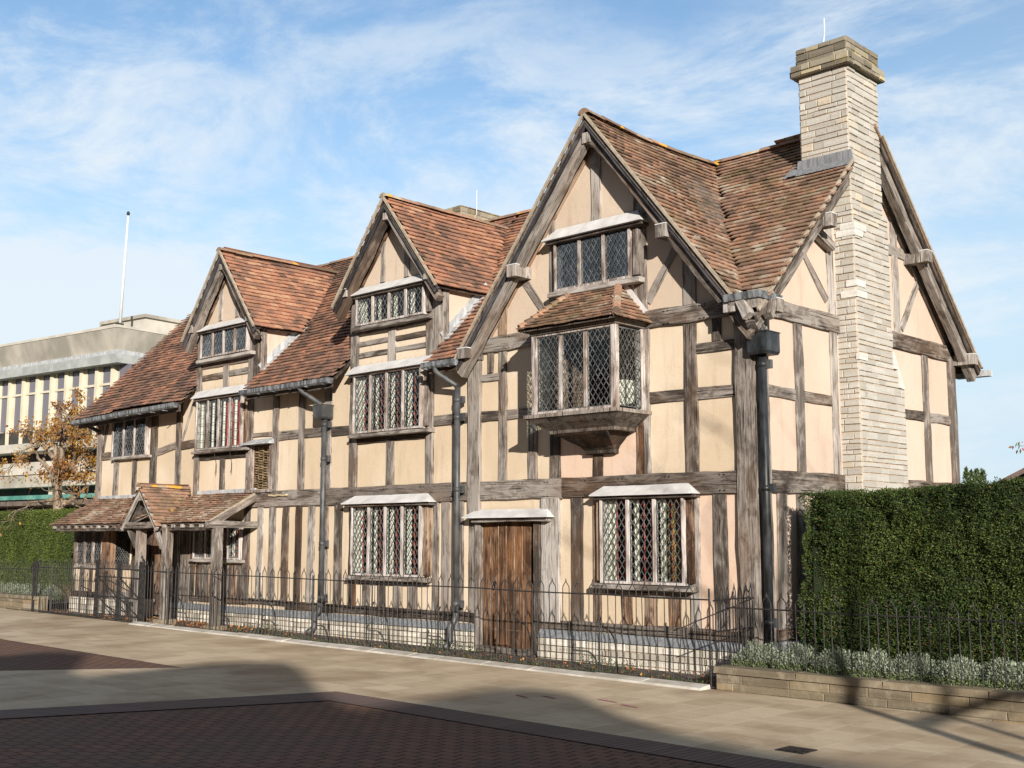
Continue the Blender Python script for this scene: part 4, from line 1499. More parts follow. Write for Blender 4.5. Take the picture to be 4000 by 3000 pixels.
# ---- oriel window
def oriel():
    y0 = -0.62
    xa, xb = -2.90, -1.52      # outer corners of the front
    zb, zt = 3.20, 4.24
    f = MB()
    pw = .075
    for x in (xa, xb):
        s_ = 1 if x == xa else -1
        f.box(min(x, x + s_ * pw), max(x, x + s_ * pw), y0, y0 + pw, zb, zt)
    f.box(xa, xa + .06, -.06, 0.0, zb, zt)
    f.box(xb - .09, xb + .0, -.10, 0.0, zb, zt)
    lw = (xb - xa - 2 * pw) / 3
    for i in (1, 2):
        xm = xa + pw + lw * i
        f.box(xm - .025, xm + .025, y0 + .005, y0 + .055, zb + .05, zt - .05)
    f.box(xa + pw, xb - pw, y0 + .004, y0 + .06, zb, zb + .04)
    f.box(xa + pw, xb - pw, y0 + .004, y0 + .06, zt - .03, zt)
    cx, cz = (xa + xb) / 2, (zb + zt) / 2
    f.v = [(vx - cx, vy, vz - cz) for vx, vy, vz in f.v]
    o = f.build('oriel_window', M['frame'], H, world=Matrix.Translation((cx, 0, cz)))
    g = MB()
    for i in range(3):
        a = xa + pw + lw * i + .025
        b_ = xa + pw + lw * (i + 1) - .025
        g = MB()
        g.quad((a, y0 + .03, zb + .04), (b_, y0 + .03, zb + .04), (b_, y0 + .03, zt - .03), (a, y0 + .03, zt - .03))
        g.build('pane', M['glass'], o)
        lattice(lambda u, z: (u, y0 + .022, z), a, b_, zb + .045, zt - .035, (0, -1, 0), o, pw=.085, ph=.12)
    for x, s_ in ((xa, -1), (xb, 1)):
        ya, yb = y0 + pw, -.10
        g = MB()
        g.quad((x - s_ * .02, ya, zb + .03), (x - s_ * .02, yb, zb + .03), (x - s_ * .02, yb, zt - .03), (x - s_ * .02, ya, zt - .03))
        g.build('pane', M['glass'], o)
        lattice(lambda u, z, x=x, s_=s_: (x - s_ * .012, u, z), ya, yb, zb + .04, zt - .035, (s_, 0, 0), o, pw=.085, ph=.12)
    # sill, coved corbel and bracket foot
    c = MB()
    prof = [(0.06, 3.20), (0.06, 3.15), (0.03, 3.13), (-.02, 3.09), (-.10, 3.04), (-.155, 3.00), (-.165, 2.96)]
    rings = []
    for off, z in prof:
        rings.append([(xa - off, 0.0, z), (xa - off, y0 - off, z), (xb + off, y0 - off, z), (xb + off, 0.0, z)])
    for r0, r1 in zip(rings[:-1], rings[1:]):
        for k in range(3):
            c.quad(r0[k], r0[k + 1], r1[k + 1], r1[k])
    c.poly(rings[0])
    c.poly(rings[-1][::-1])
    c.build('corbel', dark, o)
    s = MB()
    s.box(xa - .075, xb + .075, y0 - .075, 0.0, 3.155, 3.20)
    s.build('sill', M['oak'], o)
    c = MB()
    pr = [(0.48, 2.96), (.44, 2.93), (.30, 2.86), (.16, 2.80), (.10, 2.75), (.10, 2.71), (.07, 2.70)]
    rings = []
    for k_, (off, z) in enumerate(pr):
        wx = .24 + (.42 - .24) * min(1, max(0, (off - .1) / .38))
        rings.append([(-2.21 - wx, 0, z), (-2.21 - wx, -off, z), (-2.21 + wx, -off, z), (-2.21 + wx, 0, z)])
    for r0, r1 in zip(rings[:-1], rings[1:]):
        for k in range(3):
            c.quad(r0[k], r0[k + 1], r1[k + 1], r1[k])
    c.poly(rings[-1][::-1])
    c.build('bracket', dark, o)
    # head moulding
    h = MB()
    h.box(xa - .02, xb + .02, y0 - .02, 0, zt, zt + .03)
    h.box(xa - .05, xb + .05, y0 - .05, 0, zt + .03, zt + .06)
    h.build('head_moulding', dark, o)
    # hipped tile roof
    ze = zt + .06
    ov = .11
    T = .60
    xl, xr = xa - ov, xb + ov
    yl = y0 - ov
    zt2 = 4.88
    rise = zt2 - ze
    run = -yl - .02
    up = Vector((0, run, rise)).normalized()
    L = math.hypot(run, rise)
    hipx = .52
    ix = -2.21
    slope(((xl), yl, ze), (1, 0, 0), up, [(0, 0), (xr - xl, 0), (ix + .28 - xl, L), (ix - .42 - xl, L)], o, M['tile_moss'], course=.075, tw=.13, name='oriel_roof', dname='roof_boarding', thick=.02)
    for sg in (-1, 1):
        xe = xl if sg < 0 else xr
        rr = abs(xe - (ix - .42 if sg < 0 else ix + .28))
        up = Vector((-sg * rr, 0, rise)).normalized()
        Ls = math.hypot(rr, rise)
        og = (xe, 0.0, ze)
        # along from wall (0) to the front corner
        slope(og, (0, -1, 0), up, [(0, 0), (-yl, 0), (0.02, Ls), (0, Ls)], o, M['tile_moss'], course=.075, tw=.13, name='oriel_roof', dname='roof_boarding', thick=.02)
        hp = MB()
        a = Vector((xe, yl, ze + .03))
        q = Vector((ix - .42 if sg < 0 else ix + .28, -.02, zt2 + .02))
        n = 9
        for i in range(n):
            p0 = a.lerp(q, i / n)
            p1 = a.lerp(q, (i + 1.25) / n)
            hp.tube([p0 + Vector((0, 0, .012)), p1], [.055, .045], 7, col=random.random())
        hp.build('hip_tiles', M['tile_moss'], o)
    fl = MB()
    fl.bar((xr + .0, -.03, ze + .05), (ix + .32, -.03, zt2 + .05), .07, .02, (0, 1, 0))
    fl.bar((ix - .46, -.03, zt2 + .03), (ix + .34, -.03, zt2 + .05), .05, .03, (0, 1, 0))
    fl.bar((xl + .35, -.03, ze + .36), (ix - .44, -.03, zt2 + .03), .03, .02, (0, 1, 0))
    fl.bar((xr - .04, -.08, ze + .03), (ix + .27, -.06, zt2 + .01), .06, .02, (1, 0, .6))
    fl.build('lead_flashing', M['hood'], o)
    # what stands inside the oriel
    ins = MB()
    ins.box(-2.75, -2.72, -.3, 0.2, 3.2, 4.2)
    ins.build('shutter', M['oak_brown'], o)
    cl = MB()
    for j in range(12):
        a0, a1 = [-2.02 + .44 * t / 12 for t in (j, j + 1)]
        t0, t1 = [3.62 - .04 * abs(t - 6) / 6 for t in (j, j + 1)]
        b0, b1 = [3.28 + .05 * (abs(t - 6) / 6) for t in (j, j + 1)]
        ya, yb = [-.12 - .025 * math.sin(t * 1.7) for t in (j, j + 1)]
        cl.quad((a0, ya, b0), (a1, yb, b1), (a1, yb, t1), (a0, ya, t0))
    cl.build('white_cloth', M['reveal_curtain'], o)


oriel()

# ---- wattle panel in its frame
f = MB()
f.box(-10.17, -10.08, -.05, .05, 2.45, 3.26)
f.box(-9.54, -9.46, -.05, .05, 2.45, 3.26)
f.box(-10.2, -9.44, -.08, .05, 2.41, 2.46)
o = f.build('display_panel', M['frame'], H)
b = MB()
for i in range(34):
    z = 2.48 + i * .0225
    pts = []
    for k in range(9):
        xx = -10.07 + .52 * k / 8
        pts.append((xx, .03 - .028 * math.sin(k * math.pi * .5 + (i % 2) * math.pi) + random.uniform(-.004, .004), z + random.uniform(-.008, .008)))
    b.tube(pts, random.uniform(.008, .013), 5)
for k in range(3):
    xx = -9.94 + k * .13
    b.tube([(xx, .03, 2.47), (xx, .03, 3.24)], .014, 5)
b.build('wattle', M['wattle'], o)
b = MB()
b.quad((-10.08, .09, 2.45), (-9.54, .09, 2.45), (-9.54, .09, 3.26), (-10.08, .09, 3.26))
b.build('daub', M['interior'], o)
h = MB()
h.hexa([(-10.24, -.17, 3.235), (-9.42, -.17, 3.235), (-9.42, 0, 3.235), (-10.24, 0, 3.235), (-10.24, -.17, 3.25), (-9.42, -.17, 3.25), (-9.46, 0, 3.34), (-10.14, 0, 3.34)])
h.build('panel_hood', M['lead'], o)

# ---- street door with frame and hood
door = MB()
n = 6
DX0, DX1 = -4.40, -3.50
for i in range(n):
    a = DX0 + (DX1 - DX0) * i / n
    b_ = DX0 + (DX1 - DX0) * (i + 1) / n
    yy = .0 + random.uniform(-.003, .003)
    door.box(a + .003 - (-3.95), b_ - .003 - (-3.95), yy - .02, yy + .03, .13 - 1.0, 1.86 - 1.0, random.random())
do = door.build('door', M['door_oak'], H, world=Matrix.Translation((-3.95, 0.02, 1.0)))
for i in range(1, n):
    a = DX0 + (DX1 - DX0) * i / n
    timber('cover_strip', (a, .0, .15), (a, .0, 1.85), .014, .02, M['oak_brown'], do, proud=.012, wob=.001)
hd = MB()
hd.tube([(-4.15 + .028 * math.cos(t * math.pi / 5), -.035, .98 + .035 * math.sin(t * math.pi / 5)) for t in range(11)], .006, 6)
hd.box(-4.165, -4.135, -.03, -.005, 1.0, 1.05)
hd.build('door_ring', M['iron'], do)
timber('door_post', (-4.46, 0, .12), (-4.46, 0, 1.88), .11, .2, oak, H, proud=.06)
timber('door_post', (-3.34, 0, .12), (-3.34, 0, 1.88), .12, .2, oak, H, proud=.06)
timber('door_post', (-3.445, .1, .12), (-3.445, .1, 1.88), .09, .1, dark, H, proud=.05)
timber('door_lintel', (-4.50, 0, 1.875), (-3.08, 0, 1.875), .045, .24, oak, H, proud=.14)
timber('door_step', (-4.45, -.02, .13), (-3.40, -.02, .13), .09, .2, dark, H, proud=.05)
h = MB()
a, b_, zb, at, bt, zt, yh = -4.62, -3.02, 1.925, -4.50, -3.16, 2.03, -.21
h.quad((a, yh, zb), (b_, yh, zb), (bt, -.03, zt), (at, -.03, zt))
h.quad((a, yh, zb - .014), (b_, yh, zb - .014), (b_, yh, zb), (a, yh, zb))
h.quad((a, yh, zb - .014), (a, 0, zb - .014), (b_, 0, zb - .014), (b_, yh, zb - .014))
h.poly([(a, yh, zb - .014), (a, yh, zb), (at, -.03, zt), (at, 0, zt), (a, 0, zb - .014)])
h.poly([(b_, yh, zb - .014), (b_, 0, zb - .014), (bt, 0, zt), (bt, -.03, zt), (b_, yh, zb)])
h.build('door_hood', M['hood'], H)
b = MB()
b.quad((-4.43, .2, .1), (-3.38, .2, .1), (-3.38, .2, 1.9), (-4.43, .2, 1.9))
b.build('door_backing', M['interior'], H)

# ------------------------------------------------------------------ chimneys


def chimney(rects, name_parts=True):
    pass


CH = MB()
core = MB()


def stack(x0, x1, y0, y1, z0, z1, b, c, faces='fr', ch=.085, colf=None, sl=(.13, .40)):
    c.box(x0, x1, y0, y1, z0, z1)
    if 'f' in faces:
        stones('', (x0, y0, z0), (1, 0, 0), (0, 0, 1), (0, -1, 0), x1 - x0, z1 - z0, None, None, b=b, ch=ch, depth=.016, jit=.006, colf=colf, sl=sl)
    if 'r' in faces:
        stones('', (x1, y0, z0), (0, 1, 0), (0, 0, 1), (1, 0, 0), y1 - y0, z1 - z0, None, None, b=b, ch=ch, depth=.016, jit=.006, colf=colf, sl=sl)
    if 'l' in faces:
        stones('', (x0, y1, z0), (0, -1, 0), (0, 0, 1), (-1, 0, 0), y1 - y0, z1 - z0, None, None, b=b, ch=ch, depth=.016, jit=.006, colf=colf, sl=sl)
    if 'b' in faces:
        stones('', (x1, y1, z0), (-1, 0, 0), (0, 0, 1), (0, 1, 0), x1 - x0, z1 - z0, None, None, b=b, ch=ch, depth=.016, jit=.006, colf=colf, sl=sl)


cf = lambda r: min(1, r * .9)
stack(-0.05, 0.27, 2.10, 3.36, 0.0, 3.62, CH, core, 'frb', .082, cf)
stack(-0.05, 0.27, 2.10, 3.20, 3.62, 3.86, CH, core, 'frb', .082, cf)
stack(-0.05, 0.27, 2.10, 3.06, 3.86, 5.95, CH, core, 'frb', .082, cf)
stack(-0.44, 0.255, 2.10, 2.95, 5.95, 7.84, CH, core, 'frlb', .088)
chn = CH.build('chimney', M['stone'], H)
core.build('chimney_core', M['mortar'], chn)
for z, l1, l2 in ((5.62, .16, .30), (5.53, .22, .2), (4.86, .1, .22), (4.72, .18, .25), (3.9, 0, .2)):
    q = MB()
    q.box(0.27 - l1 - .02, 0.299, 2.076, 2.1 + l2, z, z + .086, 1)
    q.build('quoin', M['stone'], chn)
q = MB()
q.hexa([(.20, 3.19, 3.64), (.29, 3.19, 3.64), (.29, 3.37, 3.62), (.2, 3.37, 3.62), (.20, 3.17, 3.88), (.29, 3.17, 3.88), (.29, 3.22, 3.88), (.2, 3.22, 3.88)], 1)
q.build('offset_stone', M['stone'], chn)
q = MB()
q.hexa([(.20, 3.05, 3.88), (.29, 3.05, 3.88), (.29, 3.21, 3.88), (.2, 3.21, 3.88), (.20, 3.03, 4.12), (.29, 3.03, 4.12), (.29, 3.08, 4.12), (.2, 3.08, 4.12)], 1)
q.build('offset_stone', M['stone'], chn)
cb, cc = MB(), MB()
stack(-0.52, 0.335, 2.02, 3.03, 7.84, 8.00, cb, cc, 'frlb', .08)
cb.build('chimney_band', M['stone_cap'], chn)
cb = MB()
stack(-0.46, 0.275, 2.08, 2.97, 8.00, 8.24, cb, cc, 'frlb', .08)
for i in range(26):
    xx, yy = random.uniform(-.44, .22), random.uniform(2.1, 2.9)
    cb.box(xx, xx + .1, yy, yy + .1, 8.23, 8.25 + random.uniform(0, .03), random.random())
cb.build('chimney_cap', M['stone_cap'], chn)
cc.build('cap_core', M['stone_cap'], chn)
sp = MB()
sp.tube(curve([(-.10, 2.16, 8.2), (-.10, 2.2, 8.36), (-.08, 2.18, 8.46), (-.08, 2.18, 8.62)]), .008, 6)
sp.build('lightning_rod', M['white'], chn)
fl = MB()
zf = zmain(2.08) + .03
fl.hexa([(-0.50, 2.06, zf - .02), (0.31, 2.06, zf - .02), (0.31, 2.075, zf - .02), (-.5, 2.075, zf - .02), (-0.48, 2.06, zf + .13), (0.30, 2.06, zf + .13), (0.30, 2.075, zf + .13), (-.48, 2.075, zf + .13)])
fl.hexa([(-0.60, 1.96, zmain(1.96) + .045), (0.31, 1.96, zmain(1.96) + .045), (0.31, 2.09, zmain(2.09) + .045), (-.6, 2.09, zmain(2.09) + .045),
         (-0.60, 1.96, zmain(1.96) + .06), (0.31, 1.96, zmain(1.96) + .06), (0.31, 2.09, zmain(2.09) + .065), (-.6, 2.09, zmain(2.09) + .065)])
fl.hexa([(-0.64, 1.96, zmain(1.96) + .045), (-0.46, 1.96, zmain(1.96) + .045), (-0.46, 2.9, zmain(2.75) + .06), (-.64, 2.8, zmain(2.7) + .045),
         (-0.64, 1.96, zmain(1.96) + .062), (-0.46, 1.96, zmain(1.96) + .062), (-0.46, 2.9, zmain(2.75) + .08), (-.64, 2.8, zmain(2.7) + .065)])
fl.build('lead_flashing', M['lead_blue'], chn)
c2, k2 = MB(), MB()
stack(-8.30, -7.62, 2.62, 3.72, 6.9, 7.62, c2, k2, 'frlb', .1, sl=(.16, .36))
o2 = c2.build('chimney', M['stone_cap'], H)
k2.build('chimney_core', M['mortar'], o2)
sp = MB()
sp.tube([(-7.60, 2.95, 7.35), (-7.59, 2.95, 7.45), (-7.55, 2.95, 7.5), (-7.55, 2.95, 7.95)], .007, 6)
sp.build('lightning_rod', M['white'], o2)
ba = MB()
ba.tube(curve([(-4.95, RY - .05, RZ + .10), (-5.1, RY - .2, RZ - .02), (-5.2, RY - .5, RZ - .35), (-5.25, RY - .62, RZ - .5)]), .008, 5)
ba.build('lightning_tape', M['lead'], H)

# ------------------------------------------------------------------ porch and left ground floor
PZ0, PZ1, PY = 2.40, 1.89, -0.92
up = Vector((0, -PY, PZ0 - PZ1)).normalized()
LP = math.hypot(-PY, PZ0 - PZ1)
PGX, PGA, PGS, PGH = -12.13, 2.54, 1.12, .60
for pl_ in ([(-15.78, 0), (PGX - .5, 0), (PGX - .15, LP), (-15.62, LP)], [(PGX + .5, 0), (-9.95, 0), (-9.95, LP), (PGX + .15, LP)]):
    slope((0, PY, PZ1), (1, 0, 0), up, pl_, H, M['tile_moss'], course=.08, tw=.125, name='porch_roof', dname='porch_boarding', thick=.03, bias=.02)
for sg in (-1, 1):
    L = math.hypot(PGH + .03, (PGH + .03) * PGS)
    upg = Vector((-sg, 0, PGS)).normalized()
    og = (PGX + sg * (PGH + .03), 0, PGA - PGS * (PGH + .03))
    slope(og, (0, 1, 0), upg, [(-1.02, 0), (-.90, 0), (0.0, L * .86), (0.0, L), (-1.02, L)], H, M['tile_moss'] if sg > 0 else M['tile'], course=.08, tw=.125, name='porch_gable_roof', dname='porch_boarding', thick=.03, bias=.05)
ridge((PGX, -1.04, PGA + .02), (PGX, 0.0, PGA + .02), .07, bias=.3)
for sg in (-1, 1):
    timber('porch_barge', (PGX + sg * (PGH + .02), -1.0, PGA - PGS * (PGH + .02) - .06), (PGX, -1.0, PGA - .06), .075, .05, pale, H, proud=.01, wob=.003)
block('porch_ridge_beam', PGX - .04, PGX + .04, -1.0, -.02, PGA - .24, PGA - .15, pale)
timber('porch_beam', (PGX - .60, -.96, 1.86), (PGX + .56, -.96, 1.86), .11, .12, oak, H, proud=.04)
timber('porch_plate', (-15.7, -.86, 1.80), (-9.9, -.86, 1.80), .08, .08, dark, H, proud=.03)
timber('porch_beam', (-9.90, -.98, 1.86), (-9.90, 0, 1.86), .115, .12, pale, H, nrm=(1, 0, 0), proud=.05)
timber('porch_rafter', (-9.93, -.98, 1.83), (-9.93, -.02, 2.33), .10, .08, pale, H, nrm=(1, 0, 0), proud=.05)
nd = Vector((0, -(PZ0 - PZ1), -PY)).normalized()
m = MB()
m.bar((-9.94, PY - .02, PZ1 + .01), (-9.94, 0, PZ0 + .02), .035, .04, (1, 0, 0))
m.build('verge_mortar', M['verge_mortar'], H)
m = MB()
m.bar((-15.62, -.02, PZ0 + .05), (PGX - .2, -.02, PZ0 + .04), .07, .03, (0, 1, 0))
m.bar((PGX + .18, -.02, PZ0 + .05), (-9.95, -.02, PZ0 + .05), .08, .03, (0, 1, 0))
m.build('lead_flashing', M['lead'], H)
for i in range(19):
    x = -15.6 + i * .30
    if abs(x - PGX) < .6:
        continue
    block('rafter_end', x - .035, x + .035, -.93, -.6, 1.815, 1.87, pale)
# posts
timber('porch_post', (-9.87, -.80, gz(-9.9)), (-9.87, -.80, 1.80), .14, .14, pale, H, nrm=(0, -1, 0), proud=.075, wob=.006)
for x in (-12.27, -11.36):
    timber('porch_post', (x, -.86, gz(x)), (x, -.86, 1.82), .14, .14, oak, H, proud=.07, wob=.008)
    s_ = 1 if x > PGX else -1
block('post_base', -11.50, -11.22, -1.0, -.72, 0.08, .24, M['stone_wall'])
block('post_base', -10.0, -9.72, -.93, -.66, 0.06, .20, M['stone_wall'])
timber('porch_brace', (-12.36, -.88, 1.48), (-12.66, -.88, 1.84), .11, .07, oak, H, proud=.05)
timber('porch_brace', (-11.44, -.88, 1.46), (-11.74, -.88, 1.84), .07, .07, pale, H, proud=.05)
timber('porch_brace', (-12.25, -.5, 1.92), (-11.95, -.2, 2.2), .08, .07, pale, H, proud=.03)
# projecting ground floor room at the left end (y = -.42)
LY = -.42
wall_poly('room_wall', [(-15.68, .40), (-14.22, .40), (-14.22, 2.10), (-15.68, 2.10)], [[(-15.56, 1.14), (-14.52, 1.14), (-14.52, 1.86), (-15.56, 1.86)]], M['plaster'], H, lambda a, b_: (a, LY, b_))
wall_poly('room_wall', [(LY, .40), (0, .40), (0, 2.3), (LY, 2.1)], [[(-.38, 1.12), (-.03, 1.12), (-.03, 1.86), (-.38, 1.86)]], M['plaster'], H, lambda a, b_: (-14.21, a, b_))
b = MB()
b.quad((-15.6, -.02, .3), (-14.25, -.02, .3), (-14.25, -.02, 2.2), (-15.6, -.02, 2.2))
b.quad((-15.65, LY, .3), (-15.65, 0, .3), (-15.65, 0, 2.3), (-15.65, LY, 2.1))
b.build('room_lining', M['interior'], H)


def LT(name, a, b_, c, d, mat, pr=.03):
    timber(name, (a, LY, b_), (c, LY, d), .1, .1, mat, H, proud=pr)


timber('stud', (-15.64, LY, .45), (-15.64, LY, 1.85), .09, .1, oak, H, proud=.04)
timber('corner_post', (-14.37, LY, .58), (-14.37, LY, 1.85), .28, .1, brown, H, proud=.05)
timber('corner_post', (-14.21, LY + .04, .58), (-14.21, LY + .04, 1.85), .1, .1, brown, H, nrm=(1, 0, 0), proud=.035)
timber('rail', (-15.60, LY, 1.085), (-14.5, LY, 1.085), .09, .1, pale, H, proud=.05)
timber('sole_beam', (-15.66, LY, .53), (-14.22, LY, .53), .11, .12, dark, H, proud=.05)
timber('rail', (-14.21, LY, 1.07), (-14.21, 0, 1.07), .09, .1, oak, H, nrm=(1, 0, 0), proud=.03)
timber('sole_beam', (-14.21, LY, .53), (-14.21, 0, .53), .11, .12, oak, H, nrm=(1, 0, 0), proud=.03)
for x in (-15.28, -14.95, -14.62):
    timber('stud', (x, LY, .58), (x, LY, 1.04), .12, .1, oak, H, proud=.025)
b = MB()
stones('', (-15.72, LY - .03, 0.05), (1, 0, 0), (0, 0, 1), (0, -1, 0), 1.55, .42, None, None, b=b, ch=.08)
stones('', (-14.17, LY - .03, 0.05), (0, 1, 0), (0, 0, 1), (1, 0, 0), .45, .42, None, None, b=b, ch=.08)
b.build('plinth', M['stone_plinth'], H)
b = MB()
b.box(-15.72, -14.17, LY - .03, 0.0, 0.0, .47)
b.build('plinth_core', M['mortar'], H)
# its two windows
f = MB()
x0, x1, z0, z1 = -15.56, -14.52, 1.14, 1.86
f.box(x0 - .03, x0, LY - .05, LY + .02, z0 - .03, z1)
f.box(x1, x1 + .03, LY - .05, LY + .02, z0 - .03, z1)
f.box(x0, x1, LY - .05, LY + .02, z0 - .03, z0)
for i in (1, 2):
    xm = x0 + (x1 - x0) * i / 3
    f.box(xm - .018, xm + .018, LY - .055, LY, z0, z1)
o = f.build('window', M['frame'], H)
for i in range(3):
    a, b_ = x0 + (x1 - x0) * i / 3 + .02, x0 + (x1 - x0) * (i + 1) / 3 - .02
    g = MB()
    g.quad((a, LY, z0), (b_, LY, z0), (b_, LY, z1), (a, LY, z1))
    g.build('pane', M['glass'], o)
    lattice(lambda u, z: (u, LY - .01, z), a, b_, z0, z1, (0, -1, 0), o, pw=.075, ph=.11)
    cu = MB()
    cu.quad((a, LY + .12, z0), (a + .2, LY + .12, z0), (a + .2, LY + .12, z1), (a, LY + .12, z1))
    cu.build('reveal_curtain', M['wattle'], o)
g = MB()
g.quad((-14.21, -.38, 1.12), (-14.21, -.03, 1.12), (-14.21, -.03, 1.86), (-14.21, -.38, 1.86))
o = g.build('window', M['glass'], H)
lattice(lambda u, z: (-14.20, u, z), -.38, -.03, 1.12, 1.86, (1, 0, 0), o, pw=.05, ph=.075, th=.008)
# recess behind the porch: boarded wall, dark doorway with reddish door
for i, x in enumerate([-12.52 + .105 * k for k in range(7)]):
    timber('wall_board', (x, 0, .42), (x, 0, 2.0), .09, .05, oak if i % 2 else dark, H, proud=.02, wob=.003)
for i, x in enumerate([-11.74 + .135 * k for k in range(11)]):
    timber('wall_board', (x, 0, .52), (x, 0, 1.17), .115, .05, oak if i % 3 else brown, H, proud=.02, wob=.003)
timber('sole_beam', (-11.85, 0, .55), (-10.15, 0, .55), .1, .1, oak, H, proud=.04)
timber('stud', (-11.90, 0, .5), (-11.90, 0, 2.1), .12, .1, dark, H, proud=.04)
b = MB()
for i in range(5):
    b.box(-13.38 + i * .105, -13.38 + i * .105 + .1, -.03, .0, .2, 1.75, random.random())
b.build('inner_door', M['oak_brown'], H)
timber('door_post', (-13.45, 0, .1), (-13.45, 0, 1.85), .13, .12, dark, H, proud=.06)
timber('door_post', (-12.62, 0, .1), (-12.62, 0, 1.85), .13, .12, dark, H, proud=.06)
timber('wall_board', (-13.85, 0, .2), (-13.85, 0, 2.0), .6, .05, dark, H, proud=.02)
bn = MB()
bn.box(-13.95, -13.05, -.36, -.1, .44, .49)
for xx in (-13.9, -13.15):
    bn.box(xx, xx + .06, -.35, -.11, .12, .44)
ben = bn.build('bench', M['stone'])
tag(ben, 'pale stone bench standing inside the porch behind the gate', 'bench')

# ------------------------------------------------------------------ iron railings


def hoop_mesh(w, h, r=.006, low=0.0):
    b = MB()
    for s_ in (-1, 1):
        x = s_ * w / 2
        b.tube([(x, 0, low), (x, 0, h - .055), (x * .93, 0, h - .03), (x * .55, 0, h - .002), (x * .16, 0, h + .022), (0, 0, h + .07)], [r, r, r, r, r * .9, r * .35], 5)
    return b.mesh('picket', M['iron'])


HM = {}


def railing(root, p, q, h, pitch, low=0.0, stays=0.0, rails=(0.0,), base=None, staydir=1, zf=gz, lower=True, skip=()):
    p = Vector((*p, 0))
    q = Vector((*q, 0))
    L = (q - p).length
    t = (q - p).normalized()
    ang = math.atan2(t.y, t.x)
    n = int(L / pitch)
    key = (round(pitch, 3), h, low)
    if key not in HM:
        HM[key] = hoop_mesh(pitch * .5, h, low=low)
    for i in range(n):
        c = p + t * (pitch * (i + .5))
        Wm = Matrix.Translation((c.x, c.y, zf(c.x))) @ Matrix.Rotation(ang + random.uniform(-.06, .06), 4, 'Z') @ Matrix.Rotation(random.uniform(-.018, .018), 4, 'Y')
        link('picket', HM[key], root, Wm)
    for dz in rails:
        b = MB()
        m = max(2, int(L / .7))
        pts = []
        for k in range(m + 1):
            c = p + t * (L * k / m)
            pts.append((c.x, c.y, zf(c.x) + h - .105 + dz + random.uniform(-.008, .008)))
        b.tube(pts, .0085, 5)
        b.build('rail', M['iron'], root)
    if lower:
        b = MB()
        b.bar((p.x, p.y, zf(p.x) + .035), (q.x, q.y, zf(q.x) + .035), .03, .012, (0, 0, 1))
        b.build('rail', M['iron'], root)
    if stays:
        k = int(L / stays)
        nn = Vector((-t.y, t.x, 0)) * staydir
        for i in range(k):
            c = p + t * (stays * (i + .6))
            z = zf(c.x)
            b = MB()
            b.tube([(c.x, c.y, z), (c.x, c.y, z + h - .04)], .011, 6)
            pts = [(c.x, c.y, z + .60), (c.x + nn.x * .10, c.y + nn.y * .10, z + .54), (c.x + nn.x * .20, c.y + nn.y * .20, z + .49), (c.x + nn.x * .28, c.y + nn.y * .28, z + .38), (c.x + nn.x * .31, c.y + nn.y * .31, z + .2), (c.x + nn.x * .33, c.y + nn.y * .33, z)]
            b.tube(curve(pts, 4), .010, 6)
            b.tube([(c.x, c.y, z + .62), (c.x + nn.x * .03, c.y + nn.y * .03, z + .66)], [.018, .008], 6)
            b.build('stay', M['iron'], root)


FY = -.95
R1 = thing('iron_railing', (-6.0, FY, .1), 'long black hooped iron railing in front of the house, right of the gate', 'railing')
railing(R1, (-11.95, FY), (-.02, FY), 1.03, .20, stays=1.37)
b = MB()
b.tube([(-.01, FY, .04), (-.01, FY, 1.1)], .012, 6)
b.build('end_post', M['iron'], R1)
R2 = thing('iron_railing', (0, -.5, .05), 'short iron railing returning from the pavement to the house corner', 'railing')
railing(R2, (0.0, FY + .06), (0.0, -.08), 1.03, .115, rails=(0, -.33))
R3 = thing('iron_railing', (5, -.80, .3), 'lower hooped iron railing above the golden stone wall, before the right hedge', 'railing')
railing(R3, (.10, -.80), (8.1, -.80), .96, .20, low=.25, lower=False)
R4 = thing('iron_railing', (-15, FY, .15), 'black iron railing left of the gate, in front of the projecting room', 'railing')
railing(R4, (-16.25, FY), (-13.72, FY), 1.0, .16, stays=1.2)
b = MB()
b.box(-16.31, -16.24, FY - .035, FY + .035, .14, 1.17)
b.build('end_post', M['iron'], R4)
R5 = thing('iron_railing', (-22, -.8, .3), 'distant iron railing above the low wall at the far left edge', 'railing')
railing(R5, (-26.0, -.80), (-16.35, -.80), .92, .20, low=.25, lower=False)
gates = [(-13.62, -12.86, 'left leaf of the black iron gate, with a long diagonal brace'), (-12.80, -12.06, 'right leaf of the black iron gate, beside the porch post')]
for i, (a, c, lb) in enumerate(gates):
    G = thing('iron_gate', ((a + c) / 2, FY, .1), lb, 'gate', 'leaves of the iron gate')
    n = 7
    HK = hoop_mesh((c - a) / n * .5, 1.0)
    for k in range(n):
        link('picket', HK, G, Matrix.Translation((a + (c - a) * (k + .5) / n, FY, gz(a) + .04)))
    b = MB()
    z = gz(a)
    for zz in (.10, .42, .78, .93):
        b.bar((a, FY, z + zz), (c, FY, z + zz), .022, .012, (0, 1, 0))
    b.bar((a, FY - .012, z + .78), (c, FY - .012, z + .42), .02, .01, (0, 1, 0))
    b.bar((a, FY - .012, z + .42), (c, FY - .012, z + .10), .02, .01, (0, 1, 0))
    b.build('gate_frame', M['iron'], G)
    for xx in ((a, c)):
        b = MB()
        b.bar((xx, FY, z + .04), (xx, FY, z + 1.0), .022, .022, (0, 1, 0))
        b.build('stile', M['iron'], G)
